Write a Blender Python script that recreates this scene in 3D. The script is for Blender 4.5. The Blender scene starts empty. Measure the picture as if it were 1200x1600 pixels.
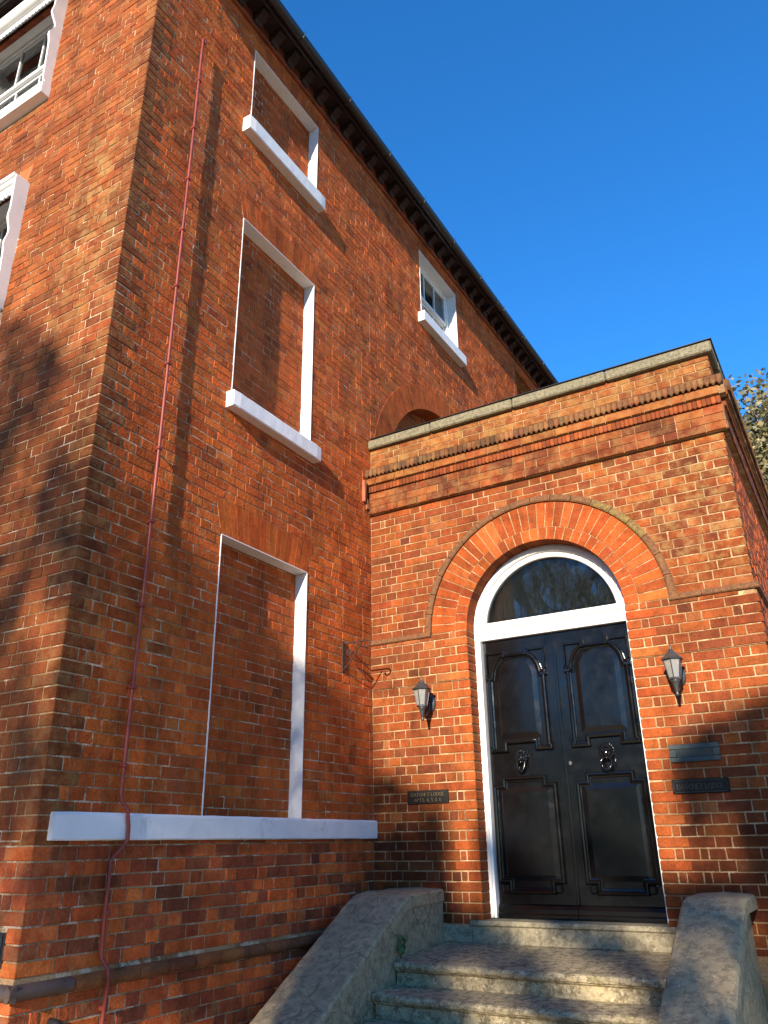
import bpy, math, random
from mathutils import Vector, Matrix
R = math.radians
S = bpy.context.scene
COL = S.collection

# ------------------------------------------------------------------ camera
YAW, PITCH, ROLL, FPX = -0.529971, 0.399040, -0.015775, 1228.158
CAM = Vector((3.85191, -6.30548, -1.30947))
fwd = Vector((math.sin(YAW)*math.cos(PITCH), math.cos(YAW)*math.cos(PITCH), math.sin(PITCH)))
rgt = Vector((math.cos(YAW), -math.sin(YAW), 0)); upv = rgt.cross(fwd)
rg2 = rgt*math.cos(ROLL)+upv*math.sin(ROLL); up2 = -rgt*math.sin(ROLL)+upv*math.cos(ROLL)
cd = bpy.data.cameras.new('camera'); cam = bpy.data.objects.new('camera', cd); COL.objects.link(cam)
cam.matrix_world = Matrix((( rg2.x, up2.x, -fwd.x, CAM.x), (rg2.y, up2.y, -fwd.y, CAM.y), (rg2.z, up2.z, -fwd.z, CAM.z), (0, 0, 0, 1)))
cd.sensor_fit = 'VERTICAL'; cd.sensor_height = 24; cd.lens = 24*FPX/1600
cd.clip_start = .05; cd.clip_end = 3000
S.camera = cam
def to_px(p):
    d = Vector(p)-CAM; w = d.dot(fwd)
    if w < .1: return None
    return 600+FPX*d.dot(rg2)/w, 800-FPX*d.dot(up2)/w, w

# ------------------------------------------------------------------ light
SUN = Vector((.165, -1, .33)).normalized()
W = bpy.data.worlds.new('World'); S.world = W; W.use_nodes = True
nt = W.node_tree; bg = nt.nodes['Background']
sky = nt.nodes.new('ShaderNodeTexSky'); sky.sky_type = 'NISHITA'; sky.sun_disc = False
sky.sun_elevation = math.asin(SUN.z); sky.sun_rotation = math.atan2(SUN.x, SUN.y)
sky.altitude = 0; sky.air_density = 1.0; sky.dust_density = 0; sky.ozone_density = 7.0
hs = nt.nodes.new('ShaderNodeHueSaturation'); hs.inputs['Saturation'].default_value = 1.12
nt.links.new(sky.outputs[0], hs.inputs['Color']); nt.links.new(hs.outputs[0], bg.inputs[0]); bg.inputs[1].default_value = .13
sl = bpy.data.lights.new('sun', 'SUN'); so = bpy.data.objects.new('sun', sl); COL.objects.link(so)
sl.energy = 4.3; sl.angle = R(.53); sl.color = (1, .87, .70)
so.rotation_euler = (-SUN).to_track_quat('-Z', 'Y').to_euler(); so.location = SUN*60
S.view_settings.view_transform = 'Standard'; S.view_settings.look = 'None'
S.view_settings.gamma = 1; S.view_settings.exposure = 1.32; S.view_settings.use_curve_mapping = False
S.render.engine = 'CYCLES'
cy = S.cycles; cy.max_bounces = 6; cy.diffuse_bounces = 3; cy.glossy_bounces = 3; cy.transmission_bounces = 6; cy.transparent_max_bounces = 4; cy.caustics_reflective = False; cy.caustics_refractive = False

# ------------------------------------------------------------------ helpers
def tag(o, label=None, cat=None, group=None, kind=None):
    if label: o['label'] = label
    if cat: o['category'] = cat
    if group: o['group'] = group
    if kind: o['kind'] = kind
    return o
def empty(name, loc, label=None, cat=None, group=None):
    o = bpy.data.objects.new(name, None); COL.objects.link(o); o.location = loc
    o.empty_display_size = .2
    return tag(o, label, cat, group)
class MB:
    def __init__(s): s.v = []; s.f = []; s.c = []; s.sm = []
    def add(s, vs, fs, col=(1, 1, 1, 0), smooth=False):
        n = len(s.v); s.v += [tuple(p) for p in vs]
        for f in fs: s.f.append(tuple(i+n for i in f)); s.c.append(col); s.sm.append(smooth)
        return s
    def box(s, x0, x1, y0, y1, z0, z1, col=(1, 1, 1, 0)):
        v = [(x, y, z) for x in (x0, x1) for y in (y0, y1) for z in (z0, z1)]
        return s.add(v, [(0, 1, 3, 2), (4, 6, 7, 5), (0, 4, 5, 1), (2, 3, 7, 6), (0, 2, 6, 4), (1, 5, 7, 3)], col)
    def cbox(s, x0, x1, y0, y1, z0, z1, c=.006, col=(1, 1, 1, 0), jit=0, rng=None):
        # box with chamfered edges: 24 verts
        X, Y, Z = (x0, x1), (y0, y1), (z0, z1)
        vs = []; idx = {}
        for i in (0, 1):
            for j in (0, 1):
                for k in (0, 1):
                    sx, sy, sz = (1, -1)[i], (1, -1)[j], (1, -1)[k]
                    d = [rng.uniform(-jit, jit) for _ in range(3)] if jit else (0, 0, 0)
                    p = (X[i]+d[0], Y[j]+d[1], Z[k]+d[2])
                    for a in range(3):
                        q = [p[0]+sx*c, p[1]+sy*c, p[2]+sz*c]; q[a] = p[a]
                        idx[(i, j, k, a)] = len(vs); vs.append(q)
        fs = []
        for a in range(3):
            b, d = [t for t in range(3) if t != a]
            for e in (0, 1):
                q = []
                for (m, n) in ((0, 0), (1, 0), (1, 1), (0, 1)):
                    t = [0, 0, 0]; t[a] = e; t[b] = m; t[d] = n; q.append(idx[(*t, a)])
                flip = (e == 0) ^ (a == 1)
                fs.append(tuple(q[::-1]) if flip else tuple(q))
        for a in range(3):       # edges parallel to a
            b, d = [t for t in range(3) if t != a]
            for m in (0, 1):
                for n in (0, 1):
                    q = []
                    for e, w in ((0, b), (1, b), (1, d), (0, d)):
                        t = [0, 0, 0]; t[a] = e; t[b] = m; t[d] = n; q.append(idx[(*t, w)])
                    fs.append(tuple(q))
        for i in (0, 1):
            for j in (0, 1):
                for k in (0, 1): fs.append(tuple(idx[(i, j, k, a)] for a in range(3)))
        # orient outwards
        cx = Vector(((x0+x1)/2, (y0+y1)/2, (z0+z1)/2)); g = []
        for f in fs:
            p = [Vector(vs[i]) for i in f]; nn = (p[1]-p[0]).cross(p[2]-p[0]); m = sum(p, Vector())/len(p)
            g.append(f if nn.dot(m-cx) > 0 else f[::-1])
        return s.add(vs, g, col)
    def tube(s, pts, r, n=8, col=(1, 1, 1, 0), smooth=True, cap=True):
        pts = [Vector(p) for p in pts]; rs = r if isinstance(r, (list, tuple)) else [r]*len(pts)
        vs = []; fs = []; prev = None
        for i, p in enumerate(pts):
            t = (pts[min(i+1, len(pts)-1)]-pts[max(i-1, 0)]).normalized()
            a = prev - t*prev.dot(t) if prev is not None else t.orthogonal()
            if a.length < 1e-5: a = t.orthogonal()
            a.normalize(); prev = a; b = t.cross(a)
            for k in range(n):
                an = 2*math.pi*k/n; vs.append(p+(a*math.cos(an)+b*math.sin(an))*rs[i])
        for i in range(len(pts)-1):
            for k in range(n):
                fs.append((i*n+k, i*n+(k+1) % n, (i+1)*n+(k+1) % n, (i+1)*n+k))
        s.add(vs, fs, col, smooth)
        if cap:
            s.add(vs[:n], [tuple(range(n-1, -1, -1))], col); s.add(vs[-n:], [tuple(range(n))], col)
        return s
    def lathe(s, prof, cx, cy, n=16, col=(1, 1, 1, 0), smooth=True, rot=0, sy=1):
        vs = []; fs = []
        for (r, z) in prof:
            for k in range(n):
                a = 2*math.pi*k/n+rot; vs.append((cx+r*math.cos(a), cy+r*math.sin(a)*sy, z))
        m = len(prof)
        for i in range(m-1):
            for k in range(n): fs.append((i*n+k, i*n+(k+1) % n, (i+1)*n+(k+1) % n, (i+1)*n+k))
        fs.append(tuple(range(n-1, -1, -1))); fs.append(tuple((m-1)*n+k for k in range(n)))
        up = prof[-1][1] > prof[0][1]
        if not up: fs = [f[::-1] for f in fs]
        return s.add(vs, fs, col, smooth)
    def prism(s, poly, fr, n0, n1, col=(1, 1, 1, 0), smooth=False):
        """2-D polygon (u,v) ccw extruded along frame normal from n0 to n1"""
        k = len(poly)
        vs = [fr(u, v, n0) for u, v in poly]+[fr(u, v, n1) for u, v in poly]
        fs = [tuple(range(k-1, -1, -1)), tuple(range(k, 2*k))]
        fs += [(i, (i+1) % k, (i+1) % k+k, i+k) for i in range(k)]
        return s.add(vs, fs, col, smooth)
    def build(s, name, mat, parent=None, off=None, attr=True):
        me = bpy.data.meshes.new(name); me.from_pydata(s.v, [], s.f)
        me.polygons.foreach_set('use_smooth', s.sm)
        if attr:
            at = me.color_attributes.new('bcol', 'FLOAT_COLOR', 'CORNER'); buf = []
            for f, c in zip(s.f, s.c): buf += list(c)*len(f)
            at.data.foreach_set('color', buf)
        me.materials.append(M[mat] if isinstance(mat, str) else mat); me.update()
        o = bpy.data.objects.new(name, me); COL.objects.link(o)
        if parent is not None:
            o.parent = parent
            if off is None and parent.type == 'EMPTY': off = -Vector(parent.location)
        if off is not None: o.location = off
        return o
# wall frames: (u, v, n) -> world
class Frame:
    def __init__(s, o, u, n): s.o = Vector(o); s.u = Vector(u); s.n = Vector(n)
    def __call__(s, u, v, n=0): return s.o+s.u*u+Vector((0, 0, v))+s.n*n
    def mat(s, u, v, n=0):
        p = s(u, v, n); w = Vector((0, 0, 1))
        return Matrix(((s.u.x, w.x, s.n.x, p.x), (s.u.y, w.y, s.n.y, p.y), (s.u.z, w.z, s.n.z, p.z), (0, 0, 0, 1)))
LC = -3.405; PW = 3.375
FA = Frame((0, 0, 0), (0, 1, 0), (1, 0, 0))            # long side wall of the house
FC = Frame((0, LC, 0), (1, 0, 0), (0, -1, 0))          # its garden front
FB = Frame((0, 0, 0), (1, 0, 0), (0, -1, 0))           # porch front
FD = Frame((PW, 0, 0), (0, 1, 0), (1, 0, 0))           # porch flank

# ------------------------------------------------------------------ materials
M = {}
def newmat(name):
    m = bpy.data.materials.new(name); m.use_nodes = True; M[name] = m
    n = m.node_tree.nodes; return m, n, m.node_tree.links, n['Principled BSDF']
class G:
    """tiny node-graph helper"""
    def __init__(s, n, l): s.n, s.l = n, l; s.geo = n.new('ShaderNodeNewGeometry')
    def set(s, inp, v):
        if hasattr(v, 'links'): s.l.new(v, inp)
        else: inp.default_value = v
    def noise(s, scale, detail=4, rough=.6, dist=0, vec=None, stretch=None):
        t = s.n.new('ShaderNodeTexNoise'); t.inputs['Scale'].default_value = scale
        t.inputs['Detail'].default_value = detail; t.inputs['Roughness'].default_value = rough; t.inputs['Distortion'].default_value = dist
        v = vec or s.geo.outputs['Position']
        if stretch:
            mp = s.n.new('ShaderNodeMapping'); mp.inputs['Scale'].default_value = stretch; s.l.new(v, mp.inputs[0]); v = mp.outputs[0]
        s.l.new(v, t.inputs['Vector']); return t.outputs['Fac']
    def voro(s, scale, feature='F1', vec=None):
        t = s.n.new('ShaderNodeTexVoronoi'); t.feature = feature; t.inputs['Scale'].default_value = scale
        s.l.new(vec or s.geo.outputs['Position'], t.inputs['Vector']); return t.outputs['Distance']
    def ramp(s, fac, stops):
        r = s.n.new('ShaderNodeValToRGB'); e = r.color_ramp.elements
        while len(e) < len(stops): e.new(.5)
        for i, (p, c) in enumerate(stops):
            e[i].position = p; e[i].color = (*c, 1) if isinstance(c, tuple) else (c, c, c, 1)
        s.l.new(fac, r.inputs[0]); return r.outputs[0]
    def mix(s, fac, a, b, mode='MIX'):
        x = s.n.new('ShaderNodeMix'); x.data_type = 'RGBA'; x.blend_type = mode
        s.set(x.inputs[0], fac)
        for k, v in ((6, a), (7, b)):
            if isinstance(v, tuple): v = (*v, 1) if len(v) == 3 else v
            s.set(x.inputs[k], v)
        return x.outputs[2]
    def math(s, op, a, b=0.0):
        x = s.n.new('ShaderNodeMath'); x.operation = op; x.use_clamp = False
        s.set(x.inputs[0], a); s.set(x.inputs[1], b); return x.outputs[0]
    def bump(s, h, strength, dist, prev=None):
        b = s.n.new('ShaderNodeBump'); b.inputs['Strength'].default_value = strength; b.inputs['Distance'].default_value = dist
        s.l.new(h, b.inputs['Height'])
        if prev: s.l.new(prev, b.inputs['Normal'])
        return b.outputs[0]
def mat_brick(name, soot=.5, rough_bump=1., pale=.0):
    m, n, l, p = newmat(name); g = G(n, l)
    at = n.new('ShaderNodeAttribute'); at.attribute_name = 'bcol'
    oi = n.new('ShaderNodeObjectInfo')
    col = g.mix(1, at.outputs['Color'], oi.outputs['Color'], 'MULTIPLY')
    moss = g.math('MULTIPLY', at.outputs['Alpha'], oi.outputs['Alpha'])
    nf = g.noise(80, 3, .65); nm = g.noise(11, 3, .6); nl = g.noise(1.7, 4, .62, .6)
    col = g.mix(1, col, g.ramp(nf, [(.25, .68), (.5, 1.0), (.75, 1.28)]), 'MULTIPLY')
    col = g.mix(1, col, g.ramp(nm, [(.3, .74), (.6, 1.1)]), 'MULTIPLY')
    col = g.mix(1, col, g.ramp(nl, [(.36, 1-soot), (.56, 1.0)]), 'MULTIPLY')
    col = g.mix(1, col, g.ramp(g.noise(1., 4, .65, .3, stretch=(5, 5, .7)), [(.34, .76), (.52, 1.04)]), 'MULTIPLY')
    if pale:
        pm = g.ramp(g.noise(2.3, 4, .7, .8), [(.58, 0.), (.7, pale)])
        col = g.mix(pm, col, (.44, .20, .10))
    mm = g.math('MULTIPLY', g.ramp(nm, [(.46, 0.), (.66, 1.)]), moss)
    col = g.mix(mm, col, (.27, .20, .07))
    vd = g.voro(95)
    pit = g.math('MULTIPLY', g.ramp(vd, [(.0, 1.), (.28, 0.)]), g.ramp(nm, [(.5, 0.), (.62, 1.)]))
    col = g.mix(g.math('MULTIPLY', pit, .8), col, (.03, .014, .01))
    l.new(col, p.inputs['Base Color']); p.inputs['Roughness'].default_value = .9
    p.inputs['Specular IOR Level'].default_value = .2
    h = g.noise(38, 3, .75)
    l.new(g.bump(h, .75*rough_bump, .012), p.inputs['Normal'])
mat_brick('brick', .34, 1., .12); mat_brick('brick_porch', .36, .6, .08); mat_brick('brick_rubbed', .28, .4)
def mat_mortar(name, lo, hi, white):
    m, n, l, p = newmat(name); g = G(n, l)
    c = g.ramp(g.noise(2.2, 6, .7, .5), [(.35, lo), (.6, hi)])
    c = g.mix(g.ramp(g.noise(5, 5, .7), [(.52, 0.), (.6, 1.)]), c, white)
    c = g.mix(1, c, g.ramp(g.noise(80, 4), [(.3, .65), (.65, 1.1)]), 'MULTIPLY')
    l.new(c, p.inputs['Base Color']); p.inputs['Roughness'].default_value = .95; p.inputs['Specular IOR Level'].default_value = .1
    l.new(g.bump(g.noise(150, 5, .7), .6, .004), p.inputs['Normal'])
mat_mortar('mortar', (.20, .11, .055), (.42, .26, .13), (.55, .42, .28))
mat_mortar('mortar_porch', (.23, .13, .065), (.38, .24, .12), (.48, .34, .19))
def mat_simple(name, col, rough=.5, metal=0., var=.12, scale=8, bump=.0, bscale=60, bdist=.003, spec=.5, coat=0., dirt=None):
    m, n, l, p = newmat(name); g = G(n, l)
    c = g.mix(1, col, g.ramp(g.noise(scale, 5, .6), [(.3, 1-var), (.7, 1+var)]), 'MULTIPLY')
    if dirt: c = g.mix(g.ramp(g.noise(dirt[1], 7, .7, .4), [(dirt[2], 0.), (dirt[2]+.16, dirt[3])]), c, dirt[0])
    l.new(c, p.inputs['Base Color']); p.inputs['Metallic'].default_value = metal
    p.inputs['Specular IOR Level'].default_value = spec; p.inputs['Coat Weight'].default_value = coat; p.inputs['Coat Roughness'].default_value = .06
    rr = g.ramp(g.noise(scale*2, 4), [(.3, max(.02, rough-.06)), (.7, rough+.06)]); l.new(rr, p.inputs['Roughness'])
    if bump: l.new(g.bump(g.noise(bscale, 5, .6), bump, bdist), p.inputs['Normal'])
    return m
mat_simple('white_paint', (.72, .715, .70), .55, var=.06, scale=5, bump=.35, bscale=35, dirt=((.42, .38, .33), 9, .56, .5))
mat_simple('white_gloss', (.70, .695, .67), .35, var=.06, scale=7, bump=.08, bscale=40)
mat_simple('black_gloss', (.004, .004, .0042), .14, var=.2, scale=5, bump=.05, bscale=9, bdist=.004, spec=.45)
mat_simple('black_metal', (.018, .019, .021), .38, var=.2, scale=20, bump=.2)
mat_simple('lamp_metal', (.055, .058, .06), .36, .35, var=.25, scale=30, bump=.15)
mat_simple('bronze', (.045, .058, .055), .5, .35, var=.25, scale=25, bump=.1)
mat_simple('plaque', (.005, .005, .005), .6, .0, var=.2, scale=30, spec=.25)
mat_simple('gilt', (.22, .155, .075), .4, .5, var=.15, scale=60)
mat_simple('gilt_dull', (.045, .038, .028), .5, .4, var=.2, scale=60)
mat_simple('rod_red', (.20, .03, .02), .5, var=.2, scale=14, bump=.15, dirt=((.10, .03, .02), 5, .55, .7))
mat_simple('gutter_black', (.012, .012, .014), .35, var=.2)
mat_simple('soffit', (.028, .012, .010), .85, var=.35, scale=5, bump=.4)
mat_simple('iron_rust', (.045, .018, .012), .8, .1, var=.4, scale=40, bump=.3)
mat_simple('slate', (.06, .065, .075), .6, var=.25, scale=6, bump=.3)
mat_simple('silver', (.07, .07, .065), .45, .5, var=.1)
mat_simple('lamp_bulb', (.75, .72, .55), .5, var=.05)
mat_simple('fanlight_reflection_grey', (.13, .135, .125), .8, var=.35, scale=3)  # grey that stands in for the sky mirrored in the fanlight
mat_simple('pane_reflection_grey', (.34, .35, .33), .8, var=.15, scale=4)  # pale grey that stands in for sky reflected in the sash panes
mat_simple('tarred', (.085, .055, .042), .55, var=.3, scale=9, bump=.4, dirt=((.12, .07, .05), 8, .58, .7))
def mat_stone(name, base, dark, light, moss, crack=0., sc=1.):
    m, n, l, p = newmat(name); g = G(n, l)
    c = g.ramp(g.noise(2.2*sc, 3, .5), [(.3, tuple(.7*t+.3*u for t, u in zip(base, dark))), (.7, base)])
    c = g.mix(g.ramp(g.noise(17*sc, 6, .78), [(.45, 0.), (.58, .9)]), c, dark)
    c = g.mix(g.ramp(g.noise(38*sc, 5, .75), [(.55, 0.), (.66, .85)]), c, light)
    c = g.mix(g.ramp(g.noise(5*sc, 5, .75), [(.55, 0.), (.7, .5)]), c, moss)
    h = g.noise(70, 6, .7); b = g.bump(h, .55, .006); b = g.bump(g.noise(9, 5, .6), .35, .02, b)
    if crack:
        wv = n.new('ShaderNodeVectorMath'); wv.operation = 'MULTIPLY_ADD'
        nz = n.new('ShaderNodeTexNoise'); nz.inputs['Scale'].default_value = 3; nz.inputs['Detail'].default_value = 5
        l.new(g.geo.outputs['Position'], nz.inputs['Vector']); l.new(nz.outputs['Color'], wv.inputs[0])
        wv.inputs[1].default_value = (.45, .45, .45); l.new(g.geo.outputs['Position'], wv.inputs[2])
        d = g.voro(1.9, 'DISTANCE_TO_EDGE', wv.outputs[0])
        k = g.ramp(d, [(.0, 0.), (.016, 1.)]); c = g.mix(g.math('MULTIPLY', g.math('SUBTRACT', 1.0, k), crack), c, (.02, .017, .014))
        b = g.bump(k, .6, .01, b)
    l.new(c, p.inputs['Base Color']); p.inputs['Roughness'].default_value = .9; p.inputs['Specular IOR Level'].default_value = .2
    l.new(b, p.inputs['Normal'])
mat_stone('step_stone', (.42, .34, .20), (.14, .11, .065), (.64, .54, .36), (.19, .16, .05))
mat_stone('threshold_stone', (.36, .31, .20), (.17, .14, .09), (.46, .41, .29), (.22, .20, .10))
mat_stone('cheek_left', (.46, .34, .19), (.25, .185, .11), (.54, .42, .26), (.17, .14, .07), .28)
mat_stone('cheek_right', (.40, .30, .165), (.21, .16, .095), (.52, .41, .25), (.20, .17, .07), 0)
mat_stone('coping_stone', (.21, .185, .12), (.10, .09, .06), (.32, .285, .19), (.17, .16, .06), 0, 2.)
mat_stone('band_stone', (.18, .078, .034), (.085, .045, .024), (.25, .12, .05), (.20, .13, .04), 0, 2.)
mat_stone('lichen_stone', (.20, .125, .045), (.09, .06, .03), (.40, .31, .045), (.42, .33, .03), 0, 2.)
mat_stone('gravel', (.46, .36, .22), (.28, .21, .13), (.60, .49, .33), (.34, .28, .16), 0, 3.)  # ground tone raised pale and warm to bounce light onto the shaded walls
m, n, l, p = newmat('glass')       # window glass: dark mirror-like pane over what is behind
p.inputs['Base Color'].default_value = (.9, .95, .95, 1); p.inputs['Roughness'].default_value = .015
p.inputs['Transmission Weight'].default_value = 1; p.inputs['IOR'].default_value = 1.5
m, n, l, p = newmat('lamp_glass'); g = G(n, l)
p.inputs['Base Color'].default_value = (.85, .86, .82, 1); p.inputs['Roughness'].default_value = .12
p.inputs['Transmission Weight'].default_value = .75; p.inputs['IOR'].default_value = 1.3
def mat_leaf(name, a, b, tr=.3):
    m, n, l, p = newmat(name); g = G(n, l)
    at = n.new('ShaderNodeAttribute'); at.attribute_name = 'bcol'
    c = g.mix(at.outputs['Fac'], a, b); l.new(c, p.inputs['Base Color']); p.inputs['Roughness'].default_value = .55
    tb = n.new('ShaderNodeBsdfTranslucent'); l.new(c, tb.inputs[0]); mx = n.new('ShaderNodeMixShader'); mx.inputs[0].default_value = tr
    l.new(p.outputs[0], mx.inputs[1]); l.new(tb.outputs[0], mx.inputs[2]); l.new(mx.outputs[0], n['Material Output'].inputs[0])
mat_leaf('leaf_pale', (.12, .115, .035), (.32, .27, .13))
mat_leaf('leaf_dark', (.035, .06, .018), (.09, .12, .035))
mat_leaf('leaf_weed', (.06, .13, .03), (.13, .22, .06))
mat_simple('bark', (.11, .085, .06), .9, var=.35, scale=12, bump=.8, bscale=25, bdist=.02)

# ------------------------------------------------------------------ brick laying
CR = .0762
def clip_half(poly, nx, ny, d):
    """keep nx*u+ny*v >= d"""
    out = []
    for i in range(len(poly)):
        a, b = poly[i], poly[(i+1) % len(poly)]
        fa, fb = a[0]*nx+a[1]*ny-d, b[0]*nx+b[1]*ny-d
        if fa >= 0: out.append(a)
        if (fa >= 0) != (fb >= 0):
            t = fa/(fa-fb); out.append((a[0]+(b[0]-a[0])*t, a[1]+(b[1]-a[1])*t))
    return out
def area2(p): return sum(p[i][0]*p[(i+1) % len(p)][1]-p[(i+1) % len(p)][0]*p[i][1] for i in range(len(p)))/2
def brick_geo(poly, n1, ch, n0=-.025):
    """convex polygon -> back ring, front ring, inset face ring"""
    k = len(poly); cu = sum(p[0] for p in poly)/k; cv = sum(p[1] for p in poly)/k
    w = max(p[0] for p in poly)-min(p[0] for p in poly); h = max(p[1] for p in poly)-min(p[1] for p in poly)
    fu = max(.2, 1-2*ch/max(w, .01)); fv = max(.2, 1-2*ch/max(h, .01))
    vs = [(u, v, n0) for u, v in poly]+[(u, v, n1-ch*.8) for u, v in poly]+[(cu+(u-cu)*fu, cv+(v-cv)*fv, n1) for u, v in poly]
    fs = []
    for r in (0, 1):
        fs += [(r*k+i, r*k+(i+1) % k, (r+1)*k+(i+1) % k, (r+1)*k+i) for i in range(k)]
    fs.append(tuple(2*k+i for i in range(k)))
    return vs, fs
class Bricks:
    """collects the bricks of one thing; the 300 that show largest become objects, the rest one mesh"""
    def __init__(s): s.items = []
    def put(s, fr, poly, col, proud=.006, ch=.0035):
        if len(poly) < 3 or area2(poly) < 2e-4: return
        s.items.append((fr, poly, col, proud, ch))
    def emit(s, wall, mat, nmax=300):
        sc = []
        for i, (fr, poly, col, pr, ch) in enumerate(s.items):
            q = [to_px(fr(u, v, pr)) for u, v in poly]
            if any(t is None for t in q): continue
            cx = sum(t[0] for t in q)/len(q); cy = sum(t[1] for t in q)/len(q)
            if not (0 < cx < 1200 and 0 < cy < 1600) or len(poly) != 4: continue
            sc.append((abs(area2([(t[0], t[1]) for t in q])), i))
        sc.sort(reverse=True); big = {i for a, i in sc[:nmax]}
        mb = MB(); cache = {}
        for i, (fr, poly, col, pr, ch) in enumerate(s.items):
            if i in big:
                cu = sum(p[0] for p in poly)/4; cv = sum(p[1] for p in poly)/4
                key = tuple(round(t*250) for p in poly for t in (p[0]-cu, p[1]-cv))+(round(pr*1000), round(ch*2000))
                me = cache.get(key)
                if me is None:
                    vs, fs = brick_geo([(u-cu, v-cv) for u, v in poly], pr, ch)
                    me = bpy.data.meshes.new('brick'); me.from_pydata(vs, [], fs)
                    at = me.color_attributes.new('bcol', 'FLOAT_COLOR', 'CORNER'); at.data.foreach_set('color', [1.0]*4*len(me.loops))
                    me.materials.append(M[mat]); cache[key] = me
                o = bpy.data.objects.new('brick', me); COL.objects.link(o); o.parent = wall
                o.matrix_local = fr.mat(cu, cv); o.color = col
            else:
                vs, fs = brick_geo(poly, pr, ch); mb.add([fr(*v) for v in vs], fs, col)
        o = mb.build('brickwork', mat, wall, off=(0, 0, 0)); o['kind'] = 'stuff'
        return o
def pick(rng, pal):
    t = rng.random()*sum(w for w, c in pal)
    for w, c in pal:
        t -= w
        if t <= 0: break
    k = rng.uniform(.86, 1.13); return (c[0]*k*rng.uniform(.94, 1.06), c[1]*k*rng.uniform(.92, 1.08), c[2]*k, 0)
PAL_A = [(5, (0.4743, 0.0985, 0.0173)), (4, (0.4408, 0.0892, 0.0162)), (3, (0.5011, 0.1097, 0.0194)), (2, (0.3939, 0.0802, 0.0162)), (0.5, (0.3334, 0.073, 0.0167)), (1, (0.5078, 0.1248, 0.023))]  # painted brighter to make up for the sun only grazing these walls
PAL_C = [(5, (0.2454, 0.0642, 0.0153)), (3, (0.2183, 0.0543, 0.0135)), (3, (0.2659, 0.0741, 0.0184)), (1, (0.1775, 0.0486, 0.0147)), (1, (0.2557, 0.0855, 0.0266))]  # painted darker to offset the full sun on the house front
PAL_L = [(4, (0.5011, 0.1011, 0.0232)), (3, (0.377, 0.076, 0.0232)), (3, (0.2776, 0.064, 0.0243)), (2, (0.6005, 0.1336, 0.0289)), (1, (0.2279, 0.0593, 0.0243))]
PAL_B = [(5, (0.2392, 0.056, 0.0131)), (4, (0.1959, 0.0444, 0.0122)), (1.5, (0.1645, 0.041, 0.0131)), (2, (0.2667, 0.0676, 0.0148)), (0.5, (0.137, 0.0367, 0.0131)), (1, (0.2629, 0.0825, 0.0254))]  # painted darker to offset the full sun on the porch front
PAL_J = [(5, (0.3181, 0.0713, 0.0153)), (3, (0.284, 0.059, 0.013)), (1, (0.3295, 0.0885, 0.021))]
PAL_T = [(4, (0.2598, 0.0875, 0.0235)), (3, (0.23, 0.0653, 0.0178)), (2, (0.2746, 0.1033, 0.029)), (1, (0.1854, 0.0558, 0.0178))]
def lay(bk, fr, u0, u1, v0, v1, pal, rng, rects=(), circ=None, joint=.009, proud=.006, jit=.0016, quoin0=None, quoin1=None, colf=None, dprox=.0025, wedges=()):
    k0 = round(v0/CR)
    k = k0
    while k*CR < v1-.01:
        a, b = max(v0, k*CR), min(v1, (k+1)*CR); vm = (a+b)/2
        iv = [(u0+(quoin0[k % 2] if quoin0 else 0), u1-(quoin1[k % 2] if quoin1 else 0))]
        for (ru0, ru1, rv0, rv1) in list(rects)+[(wa-.085*(vm-wz)/wh, wb+.085*(vm-wz)/wh, wz, wz+wh) for (wa, wb, wz, wh) in wedges]:
            if rv0 < vm < rv1:
                nv = []
                for (p, q) in iv:
                    if ru1 <= p or ru0 >= q: nv.append((p, q)); continue
                    if ru0 > p: nv.append((p, ru0))
                    if ru1 < q: nv.append((ru1, q))
                iv = nv
        for (p, q) in iv:
            u = p; i = k % 2
            if k % 2 and not quoin0 and q-p > .3: seq = [.112, .055]
            elif quoin0 and k % 2 == 0 and p < u0+.3: seq = [.058]
            else: seq = []
            while u < q-.004:
                ln = seq.pop(0) if seq else (.225 if i % 2 == 0 else .112)
                i += 1
                if not seq and rng.random() < (.34 if i % 2 == 0 else .05): i += 1
                ln += rng.uniform(-.004, .004)
                e = u+ln
                if q-e < .06: e = q
                g = joint/2
                poly = [(u+g, a+g), (e-g, a+g), (e-g, b-g), (u+g, b-g)]
                poly = [(x+rng.uniform(-jit, jit), y+rng.uniform(-jit, jit)) for x, y in poly]
                if circ:
                    cu, cv, cr = circ
                    if b > cv-.0:
                        mx, my = (u+e)/2-cu, vm-cv
                        if my < 0: my = 0
                        dd = math.hypot(mx, my) or 1e-6
                        if vm > cv-.02: poly = clip_half(poly, mx/dd, my/dd, mx/dd*cu+my/dd*cv+cr)
                if e-u > .02 and len(poly) >= 3:
                    c = colf((u+e)/2, vm, rng) if colf else pick(rng, pal)
                    bk.put(fr, poly, c, proud+rng.uniform(-dprox, dprox), rng.uniform(.002, .0035))
                u = e
        k += 1

# ------------------------------------------------------------------ ground, roads
GZ = -2.985
mb = MB(); mb.add([(-900, -900, GZ), (900, -900, GZ), (900, 900, GZ), (-900, 900, GZ)], [(0, 1, 2, 3)])
tag(mb.build('ground', 'gravel'), kind='structure')

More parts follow.
